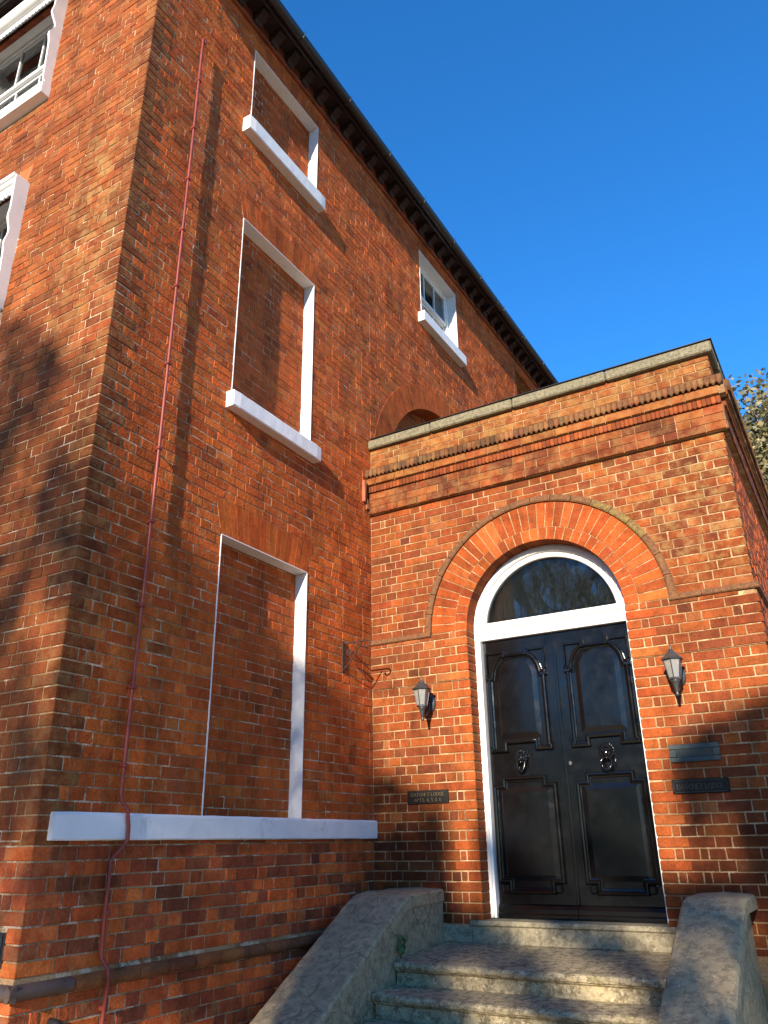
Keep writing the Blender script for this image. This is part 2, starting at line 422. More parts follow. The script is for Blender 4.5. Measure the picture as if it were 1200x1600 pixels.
# ------------------------------------------------------------------ the house
rng = random.Random(7)
house = empty('brick_house', (-3, 2, GZ), 'tall red brick house with white trimmed blind windows along its side wall', 'house')
YF = 8.5          # far end of the side wall
WT = 6.60         # wall top
WINS = [(-2.167, -1.071, 5.07, 6.115), (-2.167, -1.071, 2.07, 3.926), (-2.167, -1.071, -1.127, .858)]
SASH = (1.316, 2.44, 5.07, 6.165)
FAR = (4.80, 5.95, 5.07, 6.20)
AY, AZ, AR0, AR1 = 1.85, 2.24, 1.52, 1.83
CWINS = [(-2.65, -1.36, 5.12, 6.42), (-2.65, -1.36, 1.9, 3.9)]
def wall_cells(mb, fr, u0, u1, v0, v1, rects, n0, n1):
    us = sorted({u0, u1, *[r[0] for r in rects], *[r[1] for r in rects]}); vs = sorted({v0, v1, *[r[2] for r in rects], *[r[3] for r in rects]})
    us = [u for u in us if u0 <= u <= u1]; vs = [v for v in vs if v0 <= v <= v1]
    for i in range(len(us)-1):
        run = None
        for j in range(len(vs)-1):
            um, vm = (us[i]+us[i+1])/2, (vs[j]+vs[j+1])/2
            if any(r[0] < um < r[1] and r[2] < vm < r[3] for r in rects):
                if run is not None: mb.prism([(us[i], run), (us[i+1], run), (us[i+1], vs[j]), (us[i], vs[j])], fr, n0, n1)
                run = None
            elif run is None: run = vs[j]
        if run is not None: mb.prism([(us[i], run), (us[i+1], run), (us[i+1], vs[-1]), (us[i], vs[-1])], fr, n0, n1)
mb = MB()
arect = (AY-AR0, AY+AR0, 1.2, AZ+AR0)
wall_cells(mb, FA, LC+.002, YF, GZ, WT, WINS+[SASH, FAR, arect], -.35, 0)
mb.prism([(LC+.34, GZ), (YF, GZ), (YF, WT), (LC+.34, WT)], FA, -.42, -.352)
# spandrels over the half-hidden round arch
for i in range(24):
    a, b = math.pi*i/24, math.pi*(i+1)/24
    mb.prism([(AY+AR0*math.cos(a), AZ+AR0*math.sin(a)), (AY+AR0*math.cos(a), AZ+AR0), (AY+AR0*math.cos(b), AZ+AR0), (AY+AR0*math.cos(b), AZ+AR0*math.sin(b))], FA, -.34, -.001)
wall_cells(mb, FC, -7, -.002, GZ, WT, [(a, b, c, d) for a, b, c, d in CWINS], -.33, 0)
wallA = mb.build('wall', 'mortar', house)
hb = Bricks()
Q = ((.112, .225), (.225, .112))
def colA(u, v, rg):
    c = pick(rg, PAL_L if v < -1.2 else PAL_A)
    k = 1.0
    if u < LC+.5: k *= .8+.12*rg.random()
    return (c[0]*k, c[1]*k, c[2]*k, .0 if rg.random() < .9 else .3)
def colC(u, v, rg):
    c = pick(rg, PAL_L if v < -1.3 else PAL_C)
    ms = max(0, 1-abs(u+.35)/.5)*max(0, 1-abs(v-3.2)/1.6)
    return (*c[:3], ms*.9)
# flat gauged arches above the openings take these wedge-shaped rects out of the coursing
AH = .305
hfit = lambda z, h: max(1, math.floor((z+h)/CR+.3))*CR-z+.001
FLATA = [(w[0], w[1], w[3], hfit(w[3], AH if i else .22)) for i, w in enumerate(WINS)]+[(SASH[0], SASH[1], SASH[3], hfit(SASH[3], .2))]
rects = list(WINS)+[SASH, FAR]
zb = -1.27; 
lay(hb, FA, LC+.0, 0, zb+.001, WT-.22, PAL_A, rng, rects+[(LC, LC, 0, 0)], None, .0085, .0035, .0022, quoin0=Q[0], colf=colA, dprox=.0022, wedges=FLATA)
lay(hb, FA, LC, 0, -1.963+.038, zb, PAL_L, rng, [], None, .009, .005, .002, quoin0=Q[0], colf=colA, dprox=.003)
lay(hb, FA, LC, 0, GZ, -1.963-.038, PAL_L, rng, [], None, .009, .005, .002, quoin0=Q[0], colf=colA, dprox=.003)
lay(hb, FA, 0, YF, 2.29, WT-.22, PAL_A, rng, rects, (AY, AZ, AR1), .0085, .0035, .002, colf=colA, dprox=.0022, wedges=FLATA)
crects = [(a-.03, b+.03, c-.13, d+.03) for a, b, c, d in CWINS]
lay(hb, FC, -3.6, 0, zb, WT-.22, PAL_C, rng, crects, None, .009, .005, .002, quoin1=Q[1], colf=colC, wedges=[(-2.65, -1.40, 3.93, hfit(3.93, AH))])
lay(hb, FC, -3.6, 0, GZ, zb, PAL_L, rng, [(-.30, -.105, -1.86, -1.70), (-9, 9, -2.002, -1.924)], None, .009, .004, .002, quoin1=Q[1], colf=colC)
# blind panels inside the openings
FP = Frame((-.115, 0, 0), (0, 1, 0), (1, 0, 0))
for w in WINS+[FAR]:
    mbp = MB()
    d = -.0 if w is not FAR else -.12
    fp = Frame((-.115+d, 0, 0), (0, 1, 0), (1, 0, 0))
    mbp.prism([(w[0], w[2]), (w[1], w[2]), (w[1], w[3]), (w[0], w[3])], fp, -.1, 0); mbp.build('blind_panel', 'mortar', house)
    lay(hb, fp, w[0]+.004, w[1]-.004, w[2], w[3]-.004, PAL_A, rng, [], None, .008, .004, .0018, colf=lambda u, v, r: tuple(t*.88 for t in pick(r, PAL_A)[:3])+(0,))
mbp = MB(); fp2 = Frame((-.2, 0, 0), (0, 1, 0), (1, 0, 0))
mbp.prism([(AY-AR0, 1.2), (AY+AR0, 1.2), (AY+AR0, AZ+AR0-.004), (AY-AR0, AZ+AR0-.004)], fp2, -.1, 0)
lay(hb, fp2, AY-AR0, AY+AR0, 2.4, AZ+AR0-.01, PAL_A, rng, [], None, .009, .004, .002)
mbp.build('blind_panel', 'mortar', house)
# corner quoins: real blocks shared by both faces
mbq = MB(); k = round(GZ/CR)+1
qr = random.Random(5)
while (k+1)*CR < WT-.22:
    z0, z1 = k*CR, (k+1)*CR
    if not (-2.012 < (z0+z1)/2 < -1.915):
        ly, lx = (.112, .225) if k % 2 == 0 else (.225, .112)
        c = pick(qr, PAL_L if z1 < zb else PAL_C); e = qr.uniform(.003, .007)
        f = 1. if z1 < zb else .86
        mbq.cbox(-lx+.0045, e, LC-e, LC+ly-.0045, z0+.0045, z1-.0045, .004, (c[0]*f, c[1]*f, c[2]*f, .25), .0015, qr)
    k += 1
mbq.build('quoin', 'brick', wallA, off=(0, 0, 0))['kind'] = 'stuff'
hb.emit(wallA, 'brick', 300)

def flat_arch(parent, fr, a, b, z, h, rg, skew=.085, pal=((3, (.43, .088, .015)), (2, (.38, .075, .013)), (1, (.46, .105, .019))), proud=.005):
    bed = MB(); bed.prism([(a-skew, z+h), (a, z), (b, z), (b+skew, z+h)][::-1] if 0 else [(a, z+.002), (b, z+.002), (b+skew, z+h), (a-skew, z+h)], fr, -.02, .003)
    o = bed.build('flat_arch', 'mortar', parent)
    n = round((b-a)/.066); n += 1-n % 2
    for i in range(n):
        lo0, lo1 = a+(b-a)*i/n, a+(b-a)*(i+1)/n; hi0, hi1 = a-skew+(b-a+2*skew)*i/n, a-skew+(b-a+2*skew)*(i+1)/n
        mb = MB(); vs, fs = brick_geo([(lo0+.0016, z+.001), (lo1-.0016, z+.001), (hi1-.0016, z+h-.002), (hi0+.0016, z+h-.002)], proud+rg.uniform(-.001, .001), .0015)
        c = pick(rg, list(pal)); mb.add([fr(*v) for v in vs], fs, c); mb.build('voussoir', 'brick_rubbed', o, off=(0, 0, 0))
for (a, b, z, h) in FLATA: flat_arch(house, FA, a, b, z, h, rng)
flat_arch(house, FC, -2.65, -1.40, 3.93, hfit(3.93, AH), rng, pal=((1, (.44, .12, .04)),))
# round relieving arch, two rings of rubbed brick
bed = MB()
for i in range(36):
    a, b = math.pi*i/36, math.pi*(i+1)/36
    bed.prism([(AY+AR0*math.cos(a), AZ+AR0*math.sin(a)), (AY+AR1*math.cos(a), AZ+AR1*math.sin(a)), (AY+AR1*math.cos(b), AZ+AR1*math.sin(b)), (AY+AR0*math.cos(b), AZ+AR0*math.sin(b))], FA, -.2, .002)
ra = bed.build('round_arch', 'mortar', house)
n = 62
for i in range(n):
    a, b = math.pi*i/n+.0006, math.pi*(i+1)/n-.0006
    if AZ+AR1*math.sin(a) < 2.5: continue
    poly = [(AY+r*math.cos(t), AZ+r*math.sin(t)) for r, t in ((AR0-.004, a), (AR1, a), (AR1, b), (AR0-.004, b))]
    mb = MB(); vs, fs = brick_geo(poly, .007+rng.uniform(-.0015, .0015), .0015, -.2); mb.add([FA(*v) for v in vs], fs, pick(rng, [(2, (.42, .088, .016)), (1, (.37, .076, .014))]))
    mb.build('voussoir', 'brick_rubbed', ra, off=(0, 0, 0))

# white reveals, sills
def lumpy_sill(a, b, s0, s1, x, n=16):
    rq = random.Random(int(a*1000)); m_ = MB(); pr_ = []
    for i in range(n+1):
        y = a+(b-a)*i/n; j = lambda q=.0022: rq.uniform(-q, q); e = .006 if i in (0, n) else 0
        pr_.append([(-.116, y, s0), (x-.008+j()-e, y, s0+j(.001)), (x+j(.0012)-e, y, s0+.009), (x+j(.0012)-e, y, s1-.012), (x-.009+j()-e, y, s1-.001+j(.0015)), (-.116, y, s1+.004)])
    for i in range(n):
        for q in range(6): m_.add([pr_[i][q], pr_[i+1][q], pr_[i+1][(q+1) % 6], pr_[i][(q+1) % 6]], [(0, 3, 2, 1)])
    m_.add(pr_[0], [tuple(range(6))]); m_.add(pr_[-1], [tuple(range(5, -1, -1))]); return m_
def blind_window(w, sill):
    y0, y1, z0, z1 = w
    mb = MB(); t = .012
    mb.box(-.118, .0085, y0-.002, y0+t*.4, z0, z1-.001); mb.box(-.118, .0085, y1-t*.4, y1+.002, z0, z1-.001)
    mb.box(-.118, .0085, y0+t*.4, y1-t*.4, z1-t*.4, z1+.002)
    o = mb.build('window_reveal', 'white_paint', house)
    if sill:
        a, b, s0, s1, x = sill
        lumpy_sill(a, b, s0, s1, x).build('window_sill', 'white_paint', o, off=(0, 0, 0))
blind_window(WINS[0], (-2.265, -1.03, 4.905, 5.075, .10))
blind_window(WINS[1], (-2.222, -1.012, 1.93, 2.075, .095))
blind_window(WINS[2], None)
# long painted sill at the ground floor, slightly lumpy
mb = MB(); ys = [-3.333+(3.333-.012)*i/28 for i in range(29)]; rs = random.Random(3)
prof = []
for y in ys:
    j = lambda s=.0025: rs.uniform(-s, s)
    prof.append([(-.02, y, -1.268), (.043+j(), y, -1.27+j(.001)), (.05+j(), y, -1.262), (.05+j(.0015), y, -1.14), (.041+j(), y, -1.125+j(.002)), (-.02, y, -1.123+j(.004))])
k = 6
for i in range(28):
    for q in range(k): mb.add([prof[i][q], prof[i+1][q], prof[i+1][(q+1) % k], prof[i][(q+1) % k]], [(0, 3, 2, 1)])
mb.add(prof[0], [tuple(range(6))]); mb.add(prof[-1], [tuple(range(5, -1, -1))])
mb.build('long_sill', 'white_paint', house)

# sash window in the side wall
def sash(parent, fr, u0, u1, v0, v1, depth, cols, name='sash_window', reveal=True, sill=None, mid=None, rows=1, back='pane_reflection_grey'):
    fr2 = Frame(fr.o+fr.n*(-depth), fr.u, fr.n)
    mb = MB()
    if reveal:
        for (a, b, c, d) in ((u0-.002, u0+.006, v0, v1), (u1-.006, u1+.002, v0, v1), (u0+.006, u1-.006, v1-.006, v1+.002)):
            mb.prism([(a, c), (b, c), (b, d), (a, d)], fr, -depth-.08, .0085)
    a0, a1, b0, b1 = u0+.008, u1-.008, v0, v1-.008
    f = .05
    for (a, b, c, d) in ((a0, a0+f, b0, b1), (a1-f, a1, b0, b1), (a0+f, a1-f, b1-f, b1), (a0+f, a1-f, b0, b0+.06)):
        mb.prism([(a, c), (b, c), (b, d), (a, d)], fr2, -.07, 0)
    o = mb.build(name, 'white_gloss', parent)
    g0, g1, h0, h1 = a0+f, a1-f, b0+.06, b1-f
    mid = mid or (h0+h1)/2
    for (c, d, n) in ((mid, h1, -.012), (h0, mid, -.045)):
        mb = MB(); s = .035
        for (p, q, r, t) in ((g0, g0+s, c, d), (g1-s, g1, c, d), (g0+s, g1-s, d-s, d), (g0+s, g1-s, c, c+s+.008)):
            mb.prism([(p, r), (q, r), (q, t), (p, t)], fr2, n-.03, n)
        for i in range(1, cols):
            x = g0+s+(g1-g0-2*s)*i/cols; mb.prism([(x-.009, c+s+.008), (x+.009, c+s+.008), (x+.009, d-s), (x-.009, d-s)], fr2, n-.025, n-.004)
        for i in range(1, rows):
            z = c+s+(d-c-2*s)*i/rows; mb.prism([(g0+s, z-.009), (g1-s, z-.009), (g1-s, z+.009), (g0+s, z+.009)], fr2, n-.024, n-.006)
        mb.build('sash', 'white_gloss', o, off=(0, 0, 0))
        for i in range(cols):
            for r in range(rows):
                x0 = g0+s+(g1-g0-2*s)*i/cols+.006; x1 = g0+s+(g1-g0-2*s)*(i+1)/cols-.006; z0 = c+s+(d-c-2*s)*r/rows+.006; z1 = c+s+(d-c-2*s)*(r+1)/rows-.006
                t = rng.uniform(-.0015, .0015)
                gl = MB(); gl.add([fr2(x0, z0, n-.018+t), fr2(x1, z0, n-.018-t), fr2(x1, z1, n-.018), fr2(x0, z1, n-.018), fr2(x0, z0, n-.022+t), fr2(x1, z0, n-.022-t), fr2(x1, z1, n-.022), fr2(x0, z1, n-.022)],
                    [(0, 1, 2, 3), (7, 6, 5, 4), (0, 4, 5, 1), (1, 5, 6, 2), (2, 6, 7, 3), (3, 7, 4, 0)])
                gl.build('pane', 'glass', o, off=(0, 0, 0))
    if sill:
        a, b, s0, s1, x = sill
        q = MB(); q.prism([(a, s0), (b, s0), (b, s1), (a, s1)], fr, -depth+.003, x); q.build('window_sill', 'white_paint', o, off=(0, 0, 0))
    room = MB(); room.prism([(u0+.01, v0+.02), (u1-.01, v0+.02), (u1-.01, v1-.01), (u0+.01, v1-.01)], fr2, -.13, -.12)
    room.build('blind', back, o, off=(0, 0, 0))  # sheet added close behind the panes, its tone imitates their grey reflection
    return o
sash(house, FA, *SASH, .125, 3, sill=(1.22, 2.49, 4.925, 5.072, .10))
# the garden front: sash windows under white blind boxes with scroll-cut cheeks
def blind_box(o, x0, x1, zt, h, dep, lip):
    """front board, moulded top, scalloped fringe, scroll cheeks"""
    mb = MB()
    mb.prism([(x0, zt-h), (x1, zt-h), (x1, zt), (x0, zt)], FC, dep-.02, dep)
    mb.prism([(x0-.01, zt), (x1+.01, zt), (x1+.01, zt+.03), (x0-.01, zt+.03)], FC, -.0, dep+.02)
    mb.tube([FC(x0, zt-h*.42, dep+.004), FC(x1, zt-h*.42, dep+.004)], h*.36 if lip else .018, 14)
    n = 26
    for i in range(n):
        u = x0+(x1-x0)*(i+.5)/n; w = (x1-x0)/n*.5
        mb.prism([(u-w, zt-h-.0005), (u-w*.6, zt-h-.022), (u, zt-h-.03), (u+w*.6, zt-h-.022), (u+w, zt-h-.0005)], FC, dep-.016, dep-.003)
    mb.build('blind_box', 'white_gloss', o, off=(0, 0, 0))
def cheek(o, x, z0, z1, dep, amp=1.):
    pts = []
    N = 40
    for i in range(N+1):
        t = i/N; z = z0+(z1-z0)*t
        d = dep*(.62+.38*t)
        d += amp*(.022*math.exp(-((t-.66)/.05)**2)-.035*math.exp(-((t-.56)/.06)**2)+.018*math.exp(-((t-.46)/.05)**2))
        if t < .03: d *= .8
        pts.append((z, d))
    mb = MB()
    for i in range(N):
        (za, da), (zb_, db) = pts[i], pts[i+1]
        v = [FC(x-.022, za, -.02), FC(x, za, -.02), FC(x, za, da), FC(x-.022, za, da), FC(x-.022, zb_, -.02), FC(x, zb_, -.02), FC(x, zb_, db), FC(x-.022, zb_, db)]
        fs = [(1, 2, 6, 5), (2, 3, 7, 6), (3, 0, 4, 7), (0, 1, 5, 4)]
        if i == 0: fs.append((0, 3, 2, 1))
        if i == N-1: fs.append((4, 5, 6, 7))
        mb.add(v, fs)
    mb.build('scroll_cheek', 'white_gloss', o, off=(0, 0, 0))
for (a, b, c, d), lip in zip(CWINS, (True, False)):
    o = sash(house, FC, a, b, c, d, .10, 3, reveal=True, sill=(a-.03, b+.05, c-.13, c+.002, .09), rows=1, mid=c+(d-c)*.52, back='pane_reflection_grey')
    cheek(o, b+.03, c+(.0 if lip else .75), d+.07, .13, 1. if lip else .5); cheek(o, a-.008, c+(.0 if lip else .75), d+.07, .13, 1. if lip else .5)
    blind_box(o, a-.008, b+.008, d+.06, .20 if lip else .17, .125, lip)

# string course of bull-nosed bricks low on both walls
bs = MB(); bs.prism([(LC, -1.995), (0, -1.995), (0, -1.931), (LC, -1.931)], FA, -.02, .008); bs.prism([(-7, -1.995), (.0, -1.995), (.0, -1.931), (-7, -1.931)], FC, -.02, .008)
bs.c = [(.17, .07, .035, 0)]*len(bs.f); bso = bs.build('string_course', 'brick', house)
def bull(p0, p1, outward, name='bullnose_brick', mat='brick', col=None, ch=.0):
    p0, p1 = Vector(p0), Vector(p1); vs = []; fs = []
    k = 9
    for p in (p0, p1):
        for i in range(k):
            a = -math.pi/2+math.pi*i/(k-1); vs.append(p+Vector(outward)*(.008+.040*math.cos(a))+Vector((0, 0, .038*math.sin(a))))
    fs = [(i, i+1, k+i+1, k+i) for i in range(k-1)]
    mb = MB(); mb.add(vs, fs, col, True); mb.add(vs[:k], [tuple(range(k))], col); mb.add(vs[k:], [tuple(range(k-1, -1, -1))], col)
    # orientation fixed by recalculation below
    o = mb.build(name, mat, bso, off=(0, 0, 0)); return o
y = LC+.34; 
while y < -.02:
    e = min(-.0, y+.225); c = pick(rng, [(2, (.19, .07, .03)), (2, (.25, .085, .03)), (1, (.15, .06, .03))])
    bull((0, y+.003, -1.963), (0, e-.003, -1.963), (1, 0, 0), col=c); y = e
x = -.2
while x > -2.2:
    bull((x-.222, LC, -1.963), (x-.003, LC, -1.963), (0, -1, 0), col=pick(rng, [(1, (.13, .06, .035))])); x -= .225
bull((0, LC-.046, -1.963), (0, LC+.337, -1.963), (1, 0, 0), 'bullnose_corner', 'tarred', (1, 1, 1, 0)); bull((-.197, LC, -1.963), (.0455, LC, -1.963), (0, -1, 0), 'bullnose_corner', 'tarred', (1, 1, 1, 0))
# air grille low on the garden front
mb = MB(); mb.prism([(-.30, -1.86), (-.105, -1.86), (-.105, -1.70), (-.30, -1.70)], FC, -.02, .008)
gr = mb.build('air_grille', 'gutter_black', house)
for i in range(6):
    MB().prism([(-.29+i*.03, -1.85), (-.275+i*.03, -1.85), (-.275+i*.03, -1.71), (-.29+i*.03, -1.71)], FC, .008, .013).build('bar', 'black_metal', gr, off=(0, 0, 0))
# short overflow stub near the corner
MB().tube([(0, -3.16, -2.12), (.06, -3.16, -2.125), (.085, -3.16, -2.15)], .022, 12).build('overflow_pipe', 'gutter_black', house)

# eaves: brick frieze, dark brackets, soffit, gutter, roof
ex, ez = .222, 6.50
mb = MB()
mb.prism([(LC-.02, WT-.22), (YF, WT-.22), (YF, WT-.165), (LC-.02, WT-.165)], FA, -.02, .03)
mb.prism([(LC-.02, WT-.163), (YF, WT-.163), (YF, WT), (LC-.02, WT)], FA, -.02, .012)
mb.prism([(-7, WT-.22), (.03, WT-.22), (.03, WT-.165), (-7, WT-.165)], FC, -.02, .03)
mb.prism([(-7, WT-.163), (.012, WT-.163), (.012, WT), (-7, WT)], FC, -.02, .012)
for f in range(len(mb.c)): mb.c[f] = (.26, .07, .03, 0)
mb.build('frieze', 'brick', house)
sf = MB(); sf.box(-7, ex-.03, LC-.25, YF, WT-.03, WT+.01); sf.c = [(1, 1, 1, 0)]*len(sf.f)
sfo = sf.build('soffit', 'soffit', house)
y = LC+.12
bm = None
while y < YF-.2:
    if bm is None:
        m_ = MB(); m_.prism([(.0, -.15), (.04, -.15), (.06, -.11), (.10, -.10), (.12, -.06), (.15, -.05), (.15, 0), (0, 0)], Frame((0, 0, 0), (1, 0, 0), (0, 1, 0)), -.05, .05)
        b0 = m_.build('eaves_bracket', 'soffit', sfo, off=(.012, y, WT-.03)); bm = b0
    else:
        b1 = bm.copy(); COL.objects.link(b1); b1.parent = sfo; b1.location = (.012, y, WT-.03)
    y += .27
x = -.15
while x > -5:
    b1 = bm.copy(); COL.objects.link(b1); b1.parent = sfo; b1.location = (x, LC-.012, WT-.03); b1.rotation_euler = (0, 0, -math.pi/2); x -= .27
fa = MB(); fa.box(ex-.03, ex-.005, LC-.26, YF, WT-.075, WT+.06); fa.box(-7, ex-.03, LC-.26, LC-.235, WT-.075, WT+.06); fa.build('fascia', 'gutter_black', house)
gm = MB()
def half_round(a, b, out):
    a, b, out = Vector(a), Vector(b), Vector(out); vs = []
    for p in (a, b):
        for rr in (.06, .054):
            for i in range(9):
                t = math.pi*i/8; vs.append(p+out*(-rr*math.cos(t))+Vector((0, 0, -rr*math.sin(t))))
    fs = []
    for i in range(8):
        fs.append((i, 18+i, 18+i+1, i+1)); fs.append((9+i, 9+i+1, 27+i+1, 27+i))
    fs += [(0, 9, 27, 18), (8, 26, 35, 17)]
    gm.add(vs, fs, (1, 1, 1, 0), True)
half_round((ex+.058, LC-.36, ez+.045), (ex+.058, YF, ez+.045), (1, 0, 0)); half_round((-7, LC-.30, ez+.045), (ex+.1, LC-.30, ez+.045), (0, -1, 0))
guo = gm.build('gutter', 'gutter_black', house)
y = LC-.2
while y < YF:
    t = MB(); t.tube([(ex+.058-.064*math.cos(math.pi*i/10), y, ez+.047-.064*math.sin(math.pi*i/10)) for i in range(11)], .0075, 5)
    t.tube([(ex+.123, y, ez+.05), (ex+.127, y+.004, ez+.075+rng.uniform(0, .03))], .003, 4); t.build('gutter_clip', 'black_metal', guo, off=(0, 0, 0)); y += .9
for y in (3.3, 4.35, 5.05, 6.0):
    MB().tube([(.02, y, 6.33), (.16, y+.03, 6.40), (.33, y+.06, 6.50)], .004, 5).build('stay_wire', 'lamp_metal', guo, off=(0, 0, 0))
rf = MB(); rx = -4.2; rz = WT+2.6
e0, e1 = ex+.04, LC-.28
rf.add([(e0, e1, WT+.07), (e0, YF+.3, WT+.07), (rx, YF+.3, rz), (rx, LC+3.6, rz), (-8.4, e1, WT+.07), (-8.4, YF+.3, WT+.07)], [(0, 1, 2, 3), (0, 3, 4), (4, 3, 2, 5), (1, 5, 2), (0, 4, 5, 1)])
rf.build('roof', 'slate', house)
# remaining two outer walls close the volume
bk = MB(); bk.box(-7.3, -7, LC+.05, YF, GZ, WT); bk.box(-7, -.4, YF-.3, YF-.002, GZ, WT); bk.build('rear_wall', 'mortar', house)

# ------------------------------------------------------------------ the porch
porch = empty('entrance_porch', (1.7, 0, -2.03), 'projecting brick porch with round arched doorway and stone coping', 'porch')
DX0, DX1, DC, AC = .997, 2.405, 1.701, .44
R1, R2, R3, R4 = .704, .82, 1.055, 1.115
PD = 5.2                 # depth of the flank
ZB0 = -2.03
mb = MB()
PT = 2.505
mb.prism([(.002, GZ), (DX0-.004, GZ), (DX0-.004, AC), (.002, AC)], FB, -.33, 0); mb.prism([(DX1+.004, GZ), (PW-.002, GZ), (PW-.002, AC), (DX1+.004, AC)], FB, -.33, 0)
mb.prism([(DX0-.004, GZ), (DX1+.004, GZ), (DX1+.004, -1.9), (DX0-.004, -1.9)], FB, -.33, -.02)
N = 40; RB = R1+.004
pts = [(DC+RB*math.cos(math.pi*i/N), AC+RB*math.sin(math.pi*i/N)) for i in range(N+1)]
for i in range(N):
    (a, za), (b, zb_) = pts[i+1], pts[i]
    mb.prism([(a, za), (b, zb_), (b, PT), (a, PT)], FB, -.33, 0)
mb.prism([(.002, AC), (DC-RB, AC), (DC-RB, PT), (.002, PT)], FB, -.33, 0); mb.prism([(DC+RB, AC), (PW-.002, AC), (PW-.002, PT), (DC+RB, PT)], FB, -.33, 0)
mb.prism([(.34, GZ), (PD, GZ), (PD, PT), (.34, PT)], FD, -.33, 0)
wallB = mb.build('wall', 'mortar_porch', porch)
pb = Bricks(); rb = random.Random(21)
ZS = 5*CR           # underside of the band is at .413; coursing above starts fresh
def colB(u, v, rg):
    if v > 2.2: c = pick(rg, PAL_T)
    else: c = pick(rg, PAL_B)
    ms = 0.
    if v > .45: ms = max(0, min(1, (u-1.6)/1.5))*max(0, min(1, (v-.3)/.5))*.5
    if v > 2.2: ms = .4
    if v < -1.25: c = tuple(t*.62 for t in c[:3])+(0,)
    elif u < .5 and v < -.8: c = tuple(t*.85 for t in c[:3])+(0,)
    return (*c[:3], ms)
# oversailing upper wall: 12 mm proud above the line at z = 0
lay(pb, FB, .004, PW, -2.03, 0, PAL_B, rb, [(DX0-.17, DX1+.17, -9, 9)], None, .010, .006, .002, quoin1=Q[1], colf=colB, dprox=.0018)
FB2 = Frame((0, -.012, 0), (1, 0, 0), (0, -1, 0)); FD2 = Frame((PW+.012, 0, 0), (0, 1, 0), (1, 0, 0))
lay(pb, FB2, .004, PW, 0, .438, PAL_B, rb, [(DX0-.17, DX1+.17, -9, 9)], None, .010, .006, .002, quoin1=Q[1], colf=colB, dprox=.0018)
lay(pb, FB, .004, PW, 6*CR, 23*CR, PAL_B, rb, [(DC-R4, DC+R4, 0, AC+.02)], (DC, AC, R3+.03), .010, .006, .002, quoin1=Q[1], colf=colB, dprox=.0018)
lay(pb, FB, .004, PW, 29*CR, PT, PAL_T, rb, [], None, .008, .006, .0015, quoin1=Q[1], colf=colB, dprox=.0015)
lay(pb, FD, 0, PD, -2.03, 0, PAL_A, rb, [], None, .010, .006, .002, quoin0=Q[0], dprox=.003)  # flank gets the brighter side-wall palette because sun only grazes it
lay(pb, FD2, 0, PD, 0, .4134, PAL_A, rb, [], None, .010, .006, .002, quoin0=Q[0], dprox=.003)
lay(pb, FD, 0, PD, 6*CR, 23*CR, PAL_A, rb, [], None, .010, .006, .002, quoin0=Q[0], dprox=.003)
lay(pb, FD, 0, PD, 29*CR, PT, PAL_A, rb, [], None, .010, .006, .002, quoin0=Q[0], dprox=.003)
pb.emit(wallB, 'brick_porch', 300)
ovs = MB(); ovs.prism([(.002, .001), (DX0-.006, .001), (DX0-.006, .437), (.002, .437)], FB, -.01, .011)
ovs.prism([(DX1+.006, .001), (PW-.001, .001), (PW-.001, .437), (DX1+.006, .437)], FB, -.01, .011); ovs.prism([(0, .001), (PD, .001), (PD, .413), (0, .413)], FD, -.01, .011)
ovs.build('oversailing_course', 'mortar_porch', porch)
# corner quoins and door-jamb blocks
k = round(-2.03/CR)
mbq = MB()
jb = []
while k*CR < PT-.02:
    z0, z1 = max(k*CR, -2.03), min((k+1)*CR, PT); zm = (z0+z1)/2
    pj = .012 if 0 < zm < .43 else 0
    if not (.40 < zm < .46) and not (23*CR-.01 < zm < 29*CR):
        ly, lx = (.112, .225) if k % 2 == 0 else (.225, .112)
        c = colB(PW, zm, rb); e = rb.uniform(.004, .008)+pj
        mbq.cbox(PW-lx+.005, PW+e, -e, ly-.005, z0+.005, z1-.005, .004, (*c[:3], c[3]), .0015, rb)
    if z0 < .42 and zm > -1.9:
        z1 = min(z1, .4385)
        for s, x in ((-1, DX0), (1, DX1)):
            w = .225 if k % 2 == 0 else .112
            c = pick(rb, PAL_J); kk = .7 if zm < -1.55 else 1.
            jb.append((s, x, w, z0, z1, (c[0]*kk, c[1]*kk, c[2]*kk, 0), pj))
    k += 1
mbq.build('quoin', 'brick_porch', wallB, off=(0, 0, 0))['kind'] = 'stuff'
for (s, x, w, z0, z1, c, pj) in jb:
    m_ = MB(); e = rb.uniform(.005, .009)+pj
    xa, xb = sorted((x-s*.002, x+s*(w-.005)))
    m_.cbox(xa, xb, -e, .16, z0+.004, z1-.004, .007, c, .001, rb); m_.build('jamb_brick', 'brick_porch', wallB, off=(0, 0, 0))
    if w < .2:   # closer behind the header
        xa, xb = sorted((x+s*(w+.005), x+s*.166)); c2 = pick(rb, PAL_B)
        m_ = MB(); m_.cbox(xa, xb, -e+.001, .1, z0+.005, z1-.005, .004, c2, .001, rb); m_.build('jamb_brick', 'brick_porch', wallB, off=(0, 0, 0))
